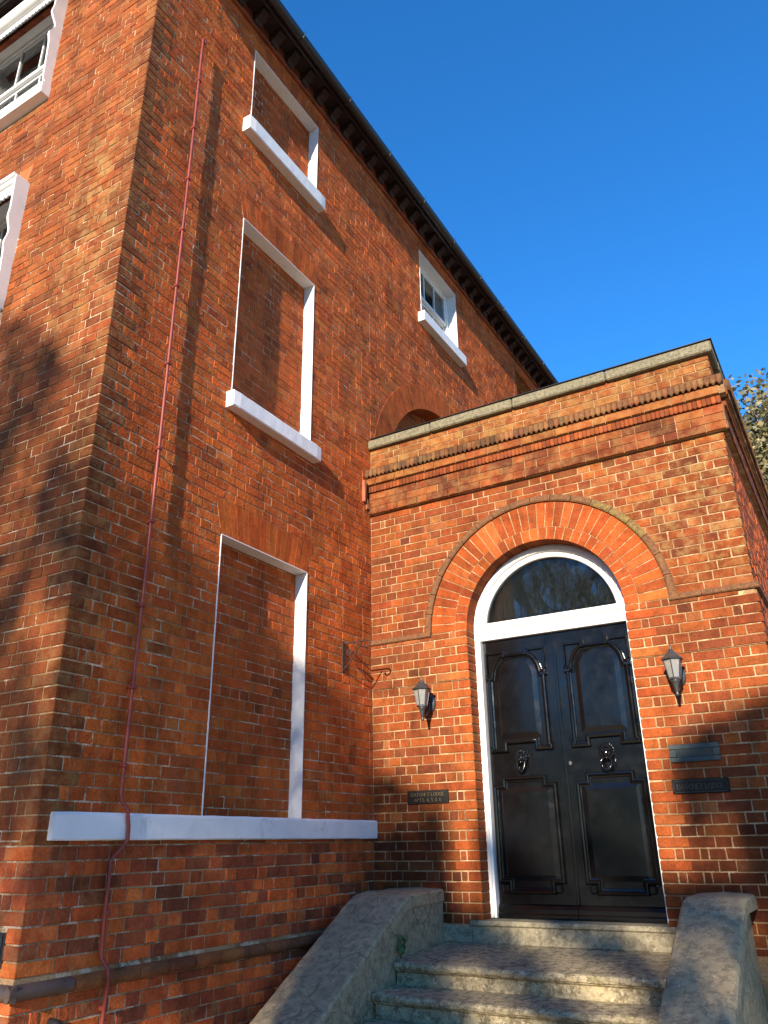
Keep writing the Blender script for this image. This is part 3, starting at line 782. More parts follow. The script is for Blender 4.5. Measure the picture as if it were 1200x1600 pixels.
# arch: two rings of voussoirs
bed = MB()
for i in range(40):
    a, b = math.pi*i/40, math.pi*(i+1)/40
    bed.prism([(DC+r*math.cos(t), AC+r*math.sin(t)) for r, t in ((R1+.003, a), (R3, a), (R3, b), (R1+.003, b))], FB, -.15, .004)
arch = bed.build('arch', 'mortar_porch', porch)
def ring(r0, r1, n, pal, pr, depth, j):
    for i in range(n):
        a, b = math.pi*i/n+j/r0, math.pi*(i+1)/n-j/r0
        poly = [(DC+r*math.cos(t), AC+r*math.sin(t)) for r, t in ((r0, a), (r1, a), (r1, b), (r0, b))]
        vs, fs = brick_geo(poly, pr+rb.uniform(-.001, .001), .003, -depth)
        m_ = MB(); m_.add([FB(*v) for v in vs], fs, pick(rb, pal)); m_.build('voussoir', 'brick_rubbed', arch, off=(0, 0, 0))
ring(R1-.001, R2-.002, 31, [(3, (.31, .062, .013)), (2, (.245, .05, .012)), (1, (.35, .078, .016))], .008, .16, .0036)
ring(R2+.002, R3-.001, 37, [(4, (.34, .068, .013)), (3, (.265, .052, .012)), (1, (.37, .09, .02))], .009, .02, .0036)
# hood mould and band
def hood_piece(a, b, c):
    m_ = MB(); k = 6; vs = []; prof = [(R3, 0), (R3, .026), (R3+.012, .034), (R4-.012, .034), (R4, .022), (R4, 0)]
    st = 4
    for i in range(st+1):
        t = a+(b-a)*i/st
        for r, n in prof: vs.append(FB(DC+r*math.cos(t), AC+r*math.sin(t), n))
    fs = []
    for i in range(st):
        for q in range(5): fs.append((i*6+q, i*6+q+1, (i+1)*6+q+1, (i+1)*6+q))
    fs += [tuple(range(5, -1, -1)), tuple(st*6+q for q in range(6))]
    m_.add(vs, fs, c); m_.build('hood_stone', 'lichen_stone' if .6 < (a+b)/2 < 1.0 else 'band_stone', hood, off=(0, 0, 0))
hood = MB().prism([(DC-R4+.01, AC-.02), (DC-R3-.002, AC-.02), (DC-R3-.002, AC), (DC-R4+.01, AC)], FB, -.01, .02).prism([(DC+R3+.002, AC-.02), (DC+R4-.01, AC-.02), (DC+R4-.01, AC), (DC+R3+.002, AC)], FB, -.01, .02).build('hood_mould', 'band_stone', porch)
for i in range(18): hood_piece(math.pi*i/18+.0025, math.pi*(i+1)/18-.0025, (1, 1, 1, .5))
bandp = [(0, .413), (.030, .416), (.038, .424), (.038, .452), (.028, .464), (0, .467)]
def extr_u(mb, prof, fr, a, b, col=(1, 1, 1, 0)):
    vs = [fr(a, v, n) for n, v in prof]+[fr(b, v, n) for n, v in prof]; k = len(prof)
    fs = [(i, (i+1) % k, (i+1) % k+k, i+k) for i in range(k)]+[tuple(range(k-1, -1, -1)), tuple(range(k, 2*k))]
    mb.add(vs, [f[::-1] for f in fs], col)
bo = MB(); bo.prism([(.003, .42), (.60, .42), (.60, .46), (.003, .46)], FB, -.01, .02); bo.prism([(2.80, .42), (PW, .42), (PW, .46), (2.80, .46)], FB, -.01, .02); bo.prism([(.0, .42), (PD, .42), (PD, .46), (.0, .46)], FD, -.01, .02)
bdo = bo.build('band', 'band_stone', porch)
for fr, a, b in [(FB, .003, .30), (FB, .303, DC-R3), (FB, DC+R3, 3.0), (FB, 3.003, PW+.036)]+[(FD, i*.45, i*.45+.447) for i in range(11)]:
    m_ = MB(); extr_u(m_, bandp, fr, a, b, (1, 1, 1, .5)); m_.build('band_stone', 'band_stone', bdo, off=(0, 0, 0))
# cornice: fascia of three courses, fine dentils, plain course, dog-tooth, all turning the corner
cz = [i*CR for i in range(23, 30)]
cm = MB()
for fr, L0, L1 in ((FB, .003, PW), (FD, 0, PD)):
    for (za, zb_, n) in ((cz[0]+.002, cz[3], .044), (cz[3], cz[4], .03), (cz[4], cz[5]-.001, .088), (cz[5], cz[6], .055)):
        cm.prism([(L0, za), (L1+(n if fr is FB else 0), za), (L1+(n if fr is FB else 0), zb_), (L0, zb_)], fr, -.02, n)
cor = cm.build('cornice', 'mortar_porch', porch)
PALC = [(3, (0.1981, 0.0494, 0.0152)), (2, (0.1629, 0.0425, 0.0152)), (2, (0.2371, 0.0631, 0.0164)), (1, (0.1356, 0.0408, 0.0164))]
for fr, L1, main in ((FB, PW+.042, True), (FD, PD, False)):
    for kk, (za, n, pal) in enumerate(((cz[0], .058, PALC), (cz[1], .052, PALC), (cz[2], .052, PALC), (cz[4], .100, PAL_T))):
        u = .004 if main else -.042; i = kk
        while u < L1-.01:
            ln = .225 if i % 2 == 0 else .112
            e = min(u+ln, L1); e = L1 if L1-e < .05 else e
            c = pick(rb, pal)
            vs, fs = brick_geo([(u+.003, za+.003), (e-.003, za+.003), (e-.003, za+CR-.003), (u+.003, za+CR-.003)], n+rb.uniform(-.0015, .0015), .003)
            m_ = MB(); m_.add([fr(*v) for v in vs], fs, (*c[:3], .25)); m_.build('cornice_brick', 'brick_porch', cor, off=(0, 0, 0)); u = e; i += 1
    # small dentils
    step = .0375; n = int(L1/step); m_ = MB()
    for i in range(n):
        u = .004+i*step; c = pick(rb, PALC[:3])
        poly = [(u+.001, cz[3]+.012), (u+.012, cz[3]+.003), (u+.026, cz[3]+.003), (u+.0365, cz[3]+.012), (u+.0365, cz[4]-.002), (u+.001, cz[4]-.002)]
        vs, fs = brick_geo(poly, .072, .006, 0.02); m_.add([fr(*v) for v in vs], fs, (c[0]*1.15, c[1]*1.15, c[2]*1.15, 0))
    o = m_.build('dentil_row', 'brick_porch', cor, off=(0, 0, 0)); o['kind'] = 'stuff'
    # dog-tooth course, mossy on top
    step = .048; n = int((L1+.08)/step); dm = MB()
    for i in range(n):
        u = .004+i*step; c = pick(rb, [(2, (.16, .07, .03)), (1, (.12, .06, .03)), (1, (.20, .075, .03))])
        a = [(u+.001, cz[5]+.024), (u+step/2, cz[5]-.006), (u+step-.001, cz[5]+.024), (u+step-.001, cz[6]+.012), (u+.001, cz[6]+.012)]
        vs, fs = brick_geo(a, .128+rb.uniform(-.002, .002), .012, .04); m_ = dm if not main else MB()
        m_.add([fr(*v) for v in vs], fs, (*c[:3], .2))
        if main: m_.build('dog_tooth_brick', 'brick_porch', cor, off=(0, 0, 0))
    if not main: o = dm.build('dog_tooth_row', 'brick_porch', cor, off=(0, 0, 0)); o['kind'] = 'stuff'
# small broken tile where the cornice dies into the house
m_ = MB(); m_.cbox(.004, .032, -.165, -.125, 1.86, 2.10, .004, (.34, .12, .06, 0), .006, rb); m_.cbox(.004, .026, -.105, -.062, 1.80, 1.90, .004, (.40, .16, .08, 0), .006, rb); m_.build('flashing_tile', 'brick_rubbed', porch)
# coping
cpm = MB(); cpm.box(.05, PW-.02, .02, PD-.1, PT-.02, PT+.012); cpm.box(.004, PW-.3, .3, PD, PT+.02, PT+.06)
cpo = cpm.build('coping', 'coping_stone', porch)
cuts = [.003, .74, 1.62, 2.52, PW+.055]
for i in range(4):
    m_ = MB(); m_.cbox(cuts[i]+.002, cuts[i+1]-.002, -.062+rb.uniform(-.003, .003), .30, PT-.006, PT+.094+rb.uniform(-.003, .003), .012, (1, 1, 1, .5), .002, rb)
    m_.build('coping_slab', 'coping_stone', cpo, off=(0, 0, 0))
for i in range(5):
    m_ = MB(); m_.cbox(PW-.27, PW+.055, .303+i*.97, .303+i*.97+.966, PT-.006, PT+.094, .012, (1, 1, 1, .5), .002, rb); m_.build('coping_slab', 'coping_stone', cpo, off=(0, 0, 0))
fl = MB(); fl.cbox(.04, PW+.065, -.07, -.03, PT+.097, PT+.104, .002); fl.cbox(PW+.03, PW+.065, -.03, PD-.2, PT+.097, PT+.104, .002); fl.build('lead_flashing', 'gutter_black', cpo, off=(0, 0, 0))

# door frame, fanlight
YD = .21
fm = MB()
fm.box(DX0-.001, 1.05, .15, .30, -1.865, AC); fm.box(2.364, DX1+.001, .15, .30, -1.865, AC)
fm.box(1.012, 1.030, .138, .1505, -1.86, AC); fm.box(2.372, 2.390, .138, .1505, -1.86, AC)
def arc_prof(mb, prof, n=36, col=(1, 1, 1, 0)):
    vs = []; k = len(prof)
    for i in range(n+1):
        t = math.pi*i/n
        for r, d in prof: vs.append((DC+r*math.cos(t), d, AC+r*math.sin(t)))
    fs = []
    for i in range(n):
        for q in range(k): fs.append((i*k+q, (i+1)*k+q, (i+1)*k+(q+1) % k, i*k+(q+1) % k))
    mb.add(vs, fs, col)
arc_prof(fm, [(R1+.001, .15), (.655, .15), (.648, .158), (.648, .30), (R1+.001, .30)])
arc_prof(fm, [(.690, .150), (.672, .150), (.672, .138), (.690, .138)])
arc_prof(fm, [(.650, .177), (.612, .177), (.600, .187), (.600, .25), (.650, .25)])
fro = fm.build('door_frame', 'white_gloss', porch)
tm = MB()
for (z0, z1, y0) in ((.357, .402, .163), (.402, .455, .157), (.455, .475, .1465), (.475, .515, .169)):
    tm.cbox(1.02, 2.39, y0, .30, z0+.0005, z1-.0005, .004)
tm.build('transom', 'white_gloss', fro, off=(0, 0, 0))
gl = MB(); n = 40; r = .606
a0 = math.asin((.50-AC)/r)
arcp = [(DC+r*math.cos(t), AC+r*math.sin(t)) for t in [a0+(math.pi-2*a0)*i/n for i in range(n+1)]]
gl.prism(arcp, FB, -.222, -.218); gl.build('fanlight_pane', 'glass', fro, off=(0, 0, 0))
rm = MB(); rm.prism(arcp, FB, -.30, -.27); rm.build('fanlight_grey_back', 'fanlight_reflection_grey', fro, off=(0, 0, 0))  # sheet added behind the glass, its grey imitates the fanlight's reflection

# door leaves
def sweep(mb, path, prof, y0, closed=True):
    """moulding profile (across, proud) swept round a 2-D path (x,z), mitred"""
    n = len(path); vs = []; k = len(prof)
    for i in range(n):
        p = Vector(path[i]); a = Vector(path[i-1]) if (closed or i > 0) else None; b = Vector(path[(i+1) % n]) if (closed or i < n-1) else None
        d0 = (p-a).normalized() if a is not None else (b-p).normalized(); d1 = (b-p).normalized() if b is not None else d0
        n0 = Vector((-d0.y, d0.x)); n1 = Vector((-d1.y, d1.x)); m = n0+n1
        m = m/max(m.dot(n0), .35) if m.length > 1e-4 else n0
        for (w, h) in prof: q = p+m*w; vs.append((q.x, y0-h, q.y))
    fs = []
    for i in range(n if closed else n-1):
        j = (i+1) % n
        for q in range(k-1): fs.append((i*k+q, j*k+q, j*k+q+1, i*k+q+1))
    mb.add(vs, fs, (1, 1, 1, 0))
def inset(path, d):
    n = len(path); out = []
    for i in range(n):
        p = Vector(path[i]); a = Vector(path[i-1]); b = Vector(path[(i+1) % n]); d0 = (p-a).normalized(); d1 = (b-p).normalized()
        m = Vector((-d0.y, d0.x))+Vector((-d1.y, d1.x)); m = m/max(m.dot(Vector((-d0.y, d0.x))), .5); q = p+m*d; out.append((q.x, q.y))
    return out
MOULD = [(-.006, 0), (-.006, .014), (.002, .030), (.013, .034), (.022, .026), (.027, .012), (.038, .008), (.043, -.002)]
SMALL = [(-.002, 0), (-.002, .01), (.004, .018), (.012, .018), (.018, .008), (.022, -.002)]
def leaf(x0, x1, c):
    lf = MB(); lf.cbox(x0, x1, YD, YD+.05, -1.868, .356, .004)
    o = lf.build('door_leaf', 'black_gloss', porch)
    # weather board at the foot
    wb = MB(); pr_ = [(YD+.01, -1.866), (YD-.04, -1.866), (YD-.04, -1.84), (YD-.03, -1.828), (YD-.03, -1.80), (YD-.012, -1.775), (YD, -1.765), (YD+.01, -1.765)]
    vs = [(x0+.001, a, b) for a, b in pr_]+[(x1-.001, a, b) for a, b in pr_]; k = len(pr_)
    wb.add(vs, [(i, (i+1) % k, (i+1) % k+k, i+k) for i in range(k)]+[tuple(range(k-1, -1, -1)), tuple(range(k, 2*k))]); wb.build('weather_board', 'black_gloss', o, off=(0, 0, 0))
    hw = .275; aw = .232; zs = .02; zb0, zb1 = -.61, -.545; jw = .125; zt = .245
    # upper panel: round head with a stepped key, eared foot
    arc = [(c+aw*math.cos(t), zs+aw*math.sin(t)*1.02) for t in [R(6)+(R(64)-R(6))*i/8 for i in range(9)]]
    kx = arc[-1][0]-c
    up = [(c-hw, zb0), (c-jw, zb0), (c-jw, zb1), (c+jw, zb1), (c+jw, zb0), (c+hw, zb0), (c+hw-.028, zs-.05) if 0 else (c+aw+.005, zb0+.05) if 0 else (c+hw, zb0+.045), (c+aw+.03, zb0+.045), (c+aw+.03, zs-.02), (c+hw, zs-.02), (c+hw, zs+.03), (c+aw+.012, zs+.03)]
    up += arc+[(c+kx, zt-.03), (c-kx, zt-.03)]+[(2*c-x, z) for x, z in arc[::-1]]
    up += [(c-aw-.012, zs+.03), (c-hw, zs+.03), (c-hw, zs-.02), (c-aw-.03, zs-.02), (c-aw-.03, zb0+.045), (c-hw, zb0+.045)]
    pm = MB(); sweep(pm, up, MOULD, YD); pm.build('panel_moulding', 'black_gloss', o, off=(0, 0, 0))
    # spandrel mouldings outside the arch head
    for s in (-1, 1):
        sp = [(c+s*hw, zs+.045), (c+s*hw, zt), (c+s*(kx+.012), zt), (c+s*(kx+.012), zt-.02)]
        if s > 0: pth = sp
        else: pth = sp[::-1]
        m_ = MB(); sweep(m_, pth, SMALL, YD, closed=False); m_.build('spandrel_moulding', 'black_gloss', o, off=(0, 0, 0))
        m_ = MB(); m_.cbox(c+s*kx-.014, c+s*kx+.014, YD-.038, YD-.001, zt-.055, zt+.012, .006); m_.build('key_block', 'black_gloss', o, off=(0, 0, 0))
        m_ = MB(); m_.cbox(c+s*(aw+.018)-.03, c+s*(aw+.018)+.03, YD-.036, YD-.001, zs-.022, zs+.008, .006); m_.build('impost_block', 'black_gloss', o, off=(0, 0, 0))
    # raised field with sloping margin
    arcf = [(c+aw*math.cos(t), zs+aw*math.sin(t)) for t in [math.pi*i/20 for i in range(21)]]
    fld = [(c-aw, zb1), (c+aw, zb1)]+arcf
    a, b = inset(fld, .045), inset(fld, .085)
    def field(a, b, n=0):
        f_ = MB(); k = len(a); f_.add([(x, YD-.001, z) for x, z in a]+[(x, YD-.017, z) for x, z in b], [(i, (i+1) % k, (i+1) % k+k, i+k) for i in range(k)]+[tuple(range(k, 2*k))])
        f_.build('panel_field', 'black_gloss', o, off=(0, 0, 0))
    field(a[:2]+a[3:-1], b[:2]+b[3:-1]) if 0 else field(a, b)
    # lower panel, cross shaped
    t0, t1, q0, q1, jx = -.875, -.815, -1.69, -1.615, .19
    lo = [(c-jx, q0), (c+jx, q0), (c+jx, q1), (c+hw, q1), (c+hw, t0), (c+jx, t0), (c+jx, t1), (c-jx, t1), (c-jx, t0), (c-hw, t0), (c-hw, q1), (c-jx, q1)]
    m_ = MB(); sweep(m_, lo, MOULD, YD); m_.build('panel_moulding', 'black_gloss', o, off=(0, 0, 0))
    r_ = [(c-hw+.02, q1-.005), (c+hw-.02, q1-.005), (c+hw-.02, t0+.0), (c-hw+.02, t0+.0)]
    field(inset(r_, .02), inset(r_, .06))
    for s in (-1, 1):
        m_ = MB(); m_.cbox(c+s*(jx+.03)-.026, c+s*(jx+.03)+.026, YD-.033, YD-.001, q0+.005, q1-.008, .009); m_.build('corner_block', 'black_gloss', o, off=(0, 0, 0))
    return o
SEAM = 1.707
dl = leaf(1.052, SEAM-.0015, 1.348); dr = leaf(SEAM+.0015, 2.362, 2.062)
MB().cbox(SEAM-.012, SEAM+.014, YD-.012, YD-.0005, -1.765, .354, .004).build('meeting_bead', 'black_gloss', dr, off=(0, 0, 0))
# lion-mask knockers
def knocker(o, x, z, ring_):
    rk = random.Random(int(x*100)); m_ = MB(); K = 1.3
    def ball(cx, cy, cz_, r_, sq=(1, 1, 1), n=8):
        prof = [(r_*math.sin(math.pi*i/6)+1e-4, -r_*math.cos(math.pi*i/6)) for i in range(7)]
        vs = []; 
        for rr, zz in prof:
            for k in range(n): a = 2*math.pi*k/n; vs.append((cx+rr*math.cos(a)*sq[0], cy+zz*sq[1], cz_+rr*math.sin(a)*sq[2]))
        m_.add(vs, [(i*n+k, (i+1)*n+k, (i+1)*n+(k+1) % n, i*n+(k+1) % n) for i in range(6) for k in range(n)], (1, 1, 1, 0), True)
    ball(x, YD-.012, z, .036, (1, .7, 1.15), 12)
    for i in range(15):
        a = 2*math.pi*i/15; ball(x+.036*math.cos(a), YD-.012, z+.006+.042*math.sin(a), .0125+rk.uniform(-.002, .003))
    for i in range(9):
        a = math.pi*(i+.5)/9; ball(x+.024*math.cos(a), YD-.026, z+.012+.030*math.sin(a), .0095)
    ball(x, YD-.040, z-.012, .014, (1.1, 1, .9)); ball(x-.012, YD-.033, z+.008, .009); ball(x+.012, YD-.033, z+.008, .009); ball(x, YD-.036, z-.028, .012, (1.5, .8, .7))
    big = lambda v: [(x+(p[0]-x)*K, YD+(p[1]-YD)*K, z+(p[2]-z)*K) for p in v]
    m_.v = big(m_.v); ko = m_.build('knocker', 'black_gloss', o, off=(0, 0, 0))
    t = MB(); pts = [(x+.034*math.sin(2*math.pi*i/20), YD-.045+.010*math.cos(2*math.pi*i/20), z-.062+.036*math.cos(2*math.pi*i/20)) for i in range(21)] if ring_ else [(x-.026*math.cos(math.pi*i/10), YD-.03-.01*math.sin(math.pi*i/10), z-.03-.055*math.sin(math.pi*i/10)) for i in range(11)]
    t.tube(pts, .0075, 8); t.v = big(t.v); t.build('knocker_ring', 'black_gloss', o, off=(0, 0, 0))
knocker(dl, 1.342, -.665, False); knocker(dr, 2.06, -.672, True)
lk = MB(); lk.add([(1.753+.015*math.cos(2*math.pi*i/14)*.8, YD-.006, -.73+.015*math.sin(2*math.pi*i/14)) for i in range(14)]+[(1.753+.017*math.cos(2*math.pi*i/14)*.8, YD+.002, -.73+.017*math.sin(2*math.pi*i/14)) for i in range(14)], [tuple(range(13, -1, -1))]+[(i, (i+1) % 14, (i+1) % 14+14, i+14) for i in range(14)])
lk.build('lock', 'silver', dr, off=(0, 0, 0))

# ------------------------------------------------------------------ steps
steps = empty('entrance_steps', (1.64, -1.2, GZ), 'worn grey stone steps between sloping rendered cheek walls', 'steps')
SX0, SX1 = .67, 2.62
th = MB(); th.cbox(DX0-.10, 2.66, -.035, .30, -1.91, -1.872, .008); th.cbox(DX0-.09, 2.65, -.02, .28, -2.032, -1.912, .004)
th.cbox(.645, DX0-.092, -.012, .05, -2.032, -1.912, .006)
th.build('threshold', 'threshold_stone', steps)
rs = random.Random(9)
def tread(yf, yb, zt, zr, x0, x1, tilt):
    """slab with a rounded nose and a fillet, riser below"""
    m_ = MB(); nose = [(yb, zt+tilt), (yf+.03, zt+.0035), (yf+.012, zt-.002), (yf+.002, zt-.014), (yf, zt-.028), (yf+.006, zt-.042), (yf+.02, zt-.05), (yf+.022, zt-.058), (yf+.035, zt-.062), (yf+.045, zt-.07), (yf+.045, zr-.02), (yb, zr-.02)]
    n = max(2, int((x1-x0)/.07)); k = len(nose); vs = []
    for i in range(n+1):
        x = x0+(x1-x0)*i/n; ww = -.012*math.sin(math.pi*(x-SX0)/(SX1-SX0))
        for q, (y, z) in enumerate(nose):
            s = rs.uniform(-1, 1)
            dy, dz = (s*.003, rs.uniform(-.0025, .0025)+ww*(1 if q in (1, 2, 3) else .3)) if 1 <= q <= 6 else (s*.002, 0)
            vs.append((x, y+dy, z+dz))
    fs = [(i*k+q, i*k+(q+1) % k, (i+1)*k+(q+1) % k, (i+1)*k+q) for i in range(n) for q in range(k)]
    fs += [tuple(range(k-1, -1, -1)), tuple(n*k+q for q in range(k))]
    m_.add(vs, fs, (1, 1, 1, 0))
    return m_.build('step_slab', 'step_stone', steps)
ZT = [-2.075, -2.228, -2.383, -2.538, -2.69, -2.84]; YFt = [-.84, -1.135, -1.43, -1.73, -2.03, -2.33]
for i, (z, y) in enumerate(zip(ZT, YFt)):
    zr = ZT[i+1] if i+1 < len(ZT) else GZ
    yb = -.0 if i == 0 else YFt[i-1]+.05
    j = (1.48, 1.32, 1.7, 1.4, 1.6, 1.5)[i]
    tread(y, yb, z, zr, SX0+.001, j-.0015, .045 if i == 0 else .008); tread(y+rs.uniform(-.003, .003), yb, z-.002, zr, j+.0015, SX1-.001, .045 if i == 0 else .008)
def cheek_wall(x0, x1, yflat, zflat, slope, mat, ov0, ov1, ztilt, ts):
    yend = -2.62; th_ = .09
    top = lambda y: zflat+ztilt*y if y > yflat else zflat+ztilt*yflat+(y-yflat)*slope
    body = MB(); ys = [-.012, yflat, yend+.05]
    prof = [(y, top(y)-th_) for y in ys]
    # body
    poly = [(-.012, GZ), (yend+.05, GZ), (yend+.05, top(yend+.05)-th_), (yflat, top(yflat)-th_), (-.012, top(0)-th_)]
    FX = Frame((0, 0, 0), (0, -1, 0), (-1, 0, 0))
    body.prism([(-a, b) for a, b in poly], Frame((0, 0, 0), (0, -1, 0), (-1, 0, 0)), -x1, -x0)
    o = body.build('cheek_wall', mat, steps)
    # coping slab following the slope, sampled so that the edge can be worn
    cs = MB(); N = 46; vs = []; a, b = x0-ov0, x1+ov1
    for i in range(N+1):
        y = -.004+(yend+.004)*i/N
        zt = top(y)
        # soften the knee
        if abs(y-yflat) < .06: zt -= .012*(1-abs(y-yflat)/.06)
        j = lambda s=ts: rs.uniform(-s, s)
        # underside is vertical distance th_
        ring_ = [(a, y, zt-th_), (a+j(), y, zt-.02+j()), (a+.012, y, zt-.004+j()), (a+.04, y, zt+j()), ((a+b)/2, y, zt+.006+j()), (b-.04, y, zt+j()), (b-.012, y, zt-.004+j()), (b+j(), y, zt-.02+j()), (b, y, zt-th_)]
        vs += ring_
    k = 9
    fs = [(i*k+q, (i+1)*k+q, (i+1)*k+(q+1) % k, i*k+(q+1) % k) for i in range(N) for q in range(k)]+[tuple(range(k)), tuple(N*k+q for q in range(k-1, -1, -1))]
    cs.add(vs, [f[::-1] for f in fs], (1, 1, 1, 0)); cs.build('cheek_coping', mat, o, off=(0, 0, 0))
cheek_wall(.205, .655, -.60, -1.652, .55, 'cheek_left', .03, .012, .02, .003)
cheek_wall(2.635, 2.945, -.50, -1.655, .50, 'cheek_right', .012, .055, .0, .002)

# ------------------------------------------------------------------ red rod up the wall
rodr = empty('conductor_rod', (.05, -2.9, GZ), 'thin red metal rod fixed up the side wall, bent over the white sill', 'metal rod')
pts = [(.05, -2.872, 5.36), (.052, -2.878, 5.395), (.05, -2.892, 5.40), (.048, -2.899, 5.385), (.047, -2.90, 5.2)]
for z in (4.2, 3.2, 2.2, 1.2, .2, -.5): pts.append((.044+.002*math.sin(z*2), -2.895+.002*math.sin(z*3), z))
pts += [(.045, -2.899, -1.02), (.052, -2.895, -1.06), (.068, -2.858, -1.105), (.066, -2.835, -1.20), (.064, -2.83, -1.272), (.05, -2.86, -1.315), (.03, -2.908, -1.375), (.028, -2.905, -1.68), (.03, -2.90, -1.86), (.07, -2.88, -1.915), (.075, -2.875, -1.965), (.055, -2.86, -2.04), (.03, -2.852, -2.3), (.03, -2.85, GZ+.01)]
MB().tube(pts, .0115, 8).build('rod', 'rod_red', rodr)
for z in (4.87, 4.3, 3.73, 3.2, 2.65, 1.95, 1.25, .7, .12, -.4, -.86, -1.64, -2.1):
    yy = -2.895 if z > -1.9 else -2.852; xx = .046 if z > -1.2 else .03
    c = MB(); c.tube([(0, yy, z), (xx, yy, z)], .007, 6); c.cbox(xx-.017, xx+.017, yy-.019, yy+.019, z-.012, z+.012, .004); c.build('rod_clip', 'rod_red', rodr)

# ------------------------------------------------------------------ wall lanterns
def lantern():
    root = empty('wall_lamp', (0, 0, 0))
    L = lambda mb, nm, mat: mb.build(nm, mat, root, off=(0, 0, 0))
    ax = -.17
    # hexagonal roof
    r_ = MB(); r_.lathe([(.082, -.078), (.086, -.070), (.080, -.064), (.060, -.050), (.036, -.024), (.026, -.016), (.022, -.004), (.014, .0)], 0, ax, 6, smooth=False, rot=R(30)); L(r_, 'lamp_roof', 'lamp_metal')
    f_ = MB(); f_.lathe([(.006, -.002), (.012, .008), (.006, .016), (.009, .024), (.004, .034), (.0015, .048)], 0, ax, 10); L(f_, 'finial', 'lamp_metal')
    z0, z1, r0, r1 = -.215, -.078, .042, .068
    cage = MB()
    for k in range(6):
        a = R(30+60*k); c, s = math.cos(a), math.sin(a)
        cage.tube([(r0*c, ax+r0*s, z0), (r1*c, ax+r1*s, z1)], .0045, 5, smooth=False)
    cage.lathe([(r0-.004, z0-.012), (r0+.006, z0-.008), (r0+.006, z0+.004), (r0-.002, z0+.008)], 0, ax, 6, smooth=False, rot=R(30)); L(cage, 'lamp_cage', 'lamp_metal')
    for k in range(6):
        a, b = R(30+60*k), R(90+60*k)
        p = [(r0*math.cos(a), r0*math.sin(a), z0+.006), (r0*math.cos(b), r0*math.sin(b), z0+.006), (r1*math.cos(b), r1*math.sin(b), z1), (r1*math.cos(a), r1*math.sin(a), z1)]
        v = [(x*.97, ax+y*.97, z) for x, y, z in p]+[(x*.94, ax+y*.94, z) for x, y, z in p]
        g_ = MB(); g_.add(v, [(0, 1, 2, 3), (7, 6, 5, 4), (0, 4, 5, 1), (1, 5, 6, 2), (2, 6, 7, 3), (3, 7, 4, 0)]); L(g_, 'glass_pane', 'lamp_glass')
    b_ = MB(); b_.lathe([(.012, -.20), (.014, -.17), (.021, -.14), (.020, -.115), (.010, -.10)], 0, ax, 12); L(b_, 'bulb', 'lamp_bulb')
    c_ = MB(); c_.lathe([(.003, -.345), (.011, -.338), (.013, -.326), (.009, -.318), (.014, -.308), (.016, -.285), (.022, -.265), (.026, -.245), (.034, -.236), (.036, -.226)], 0, ax, 12); L(c_, 'lamp_cup', 'lamp_metal')
    a_ = MB(); a_.tube([(0, ax, -.275), (0, ax+.03, -.29), (0, ax+.07, -.285), (0, ax+.11, -.25), (0, -.03, -.20), (0, -.008, -.17)], [.010, .011, .011, .012, .014, .016], 10); L(a_, 'lamp_arm', 'lamp_metal')
    p_ = MB(); vs = []; n = 20
    for (rr, y) in ((1, -.0), (1, -.008), (.86, -.02), (.5, -.026)):
        for k in range(n): t = 2*math.pi*k/n; vs.append((.052*rr*math.cos(t), y-.008, -.175+.078*rr*math.sin(t)))
    p_.add(vs, [(i*n+k, i*n+(k+1) % n, (i+1)*n+(k+1) % n, (i+1)*n+k) for i in range(3) for k in range(n)]+[tuple(3*n+k for k in range(n))], smooth=True); L(p_, 'back_plate', 'lamp_metal')
    return root
l0 = lantern()
l1 = l0.copy(); COL.objects.link(l1)
for ch in list(l0.children):
    c = ch.copy(); COL.objects.link(c); c.parent = l1
l0.location = (.612, -.004, .0); l1.location = (2.735, -.004, .0)
tag(l0, 'dark metal wall lantern left of the door, above the two-line plaque', 'wall lamp', 'lanterns beside the door')
tag(l1, 'dark metal wall lantern right of the door, above the letter slot', 'wall lamp', 'lanterns beside the door')

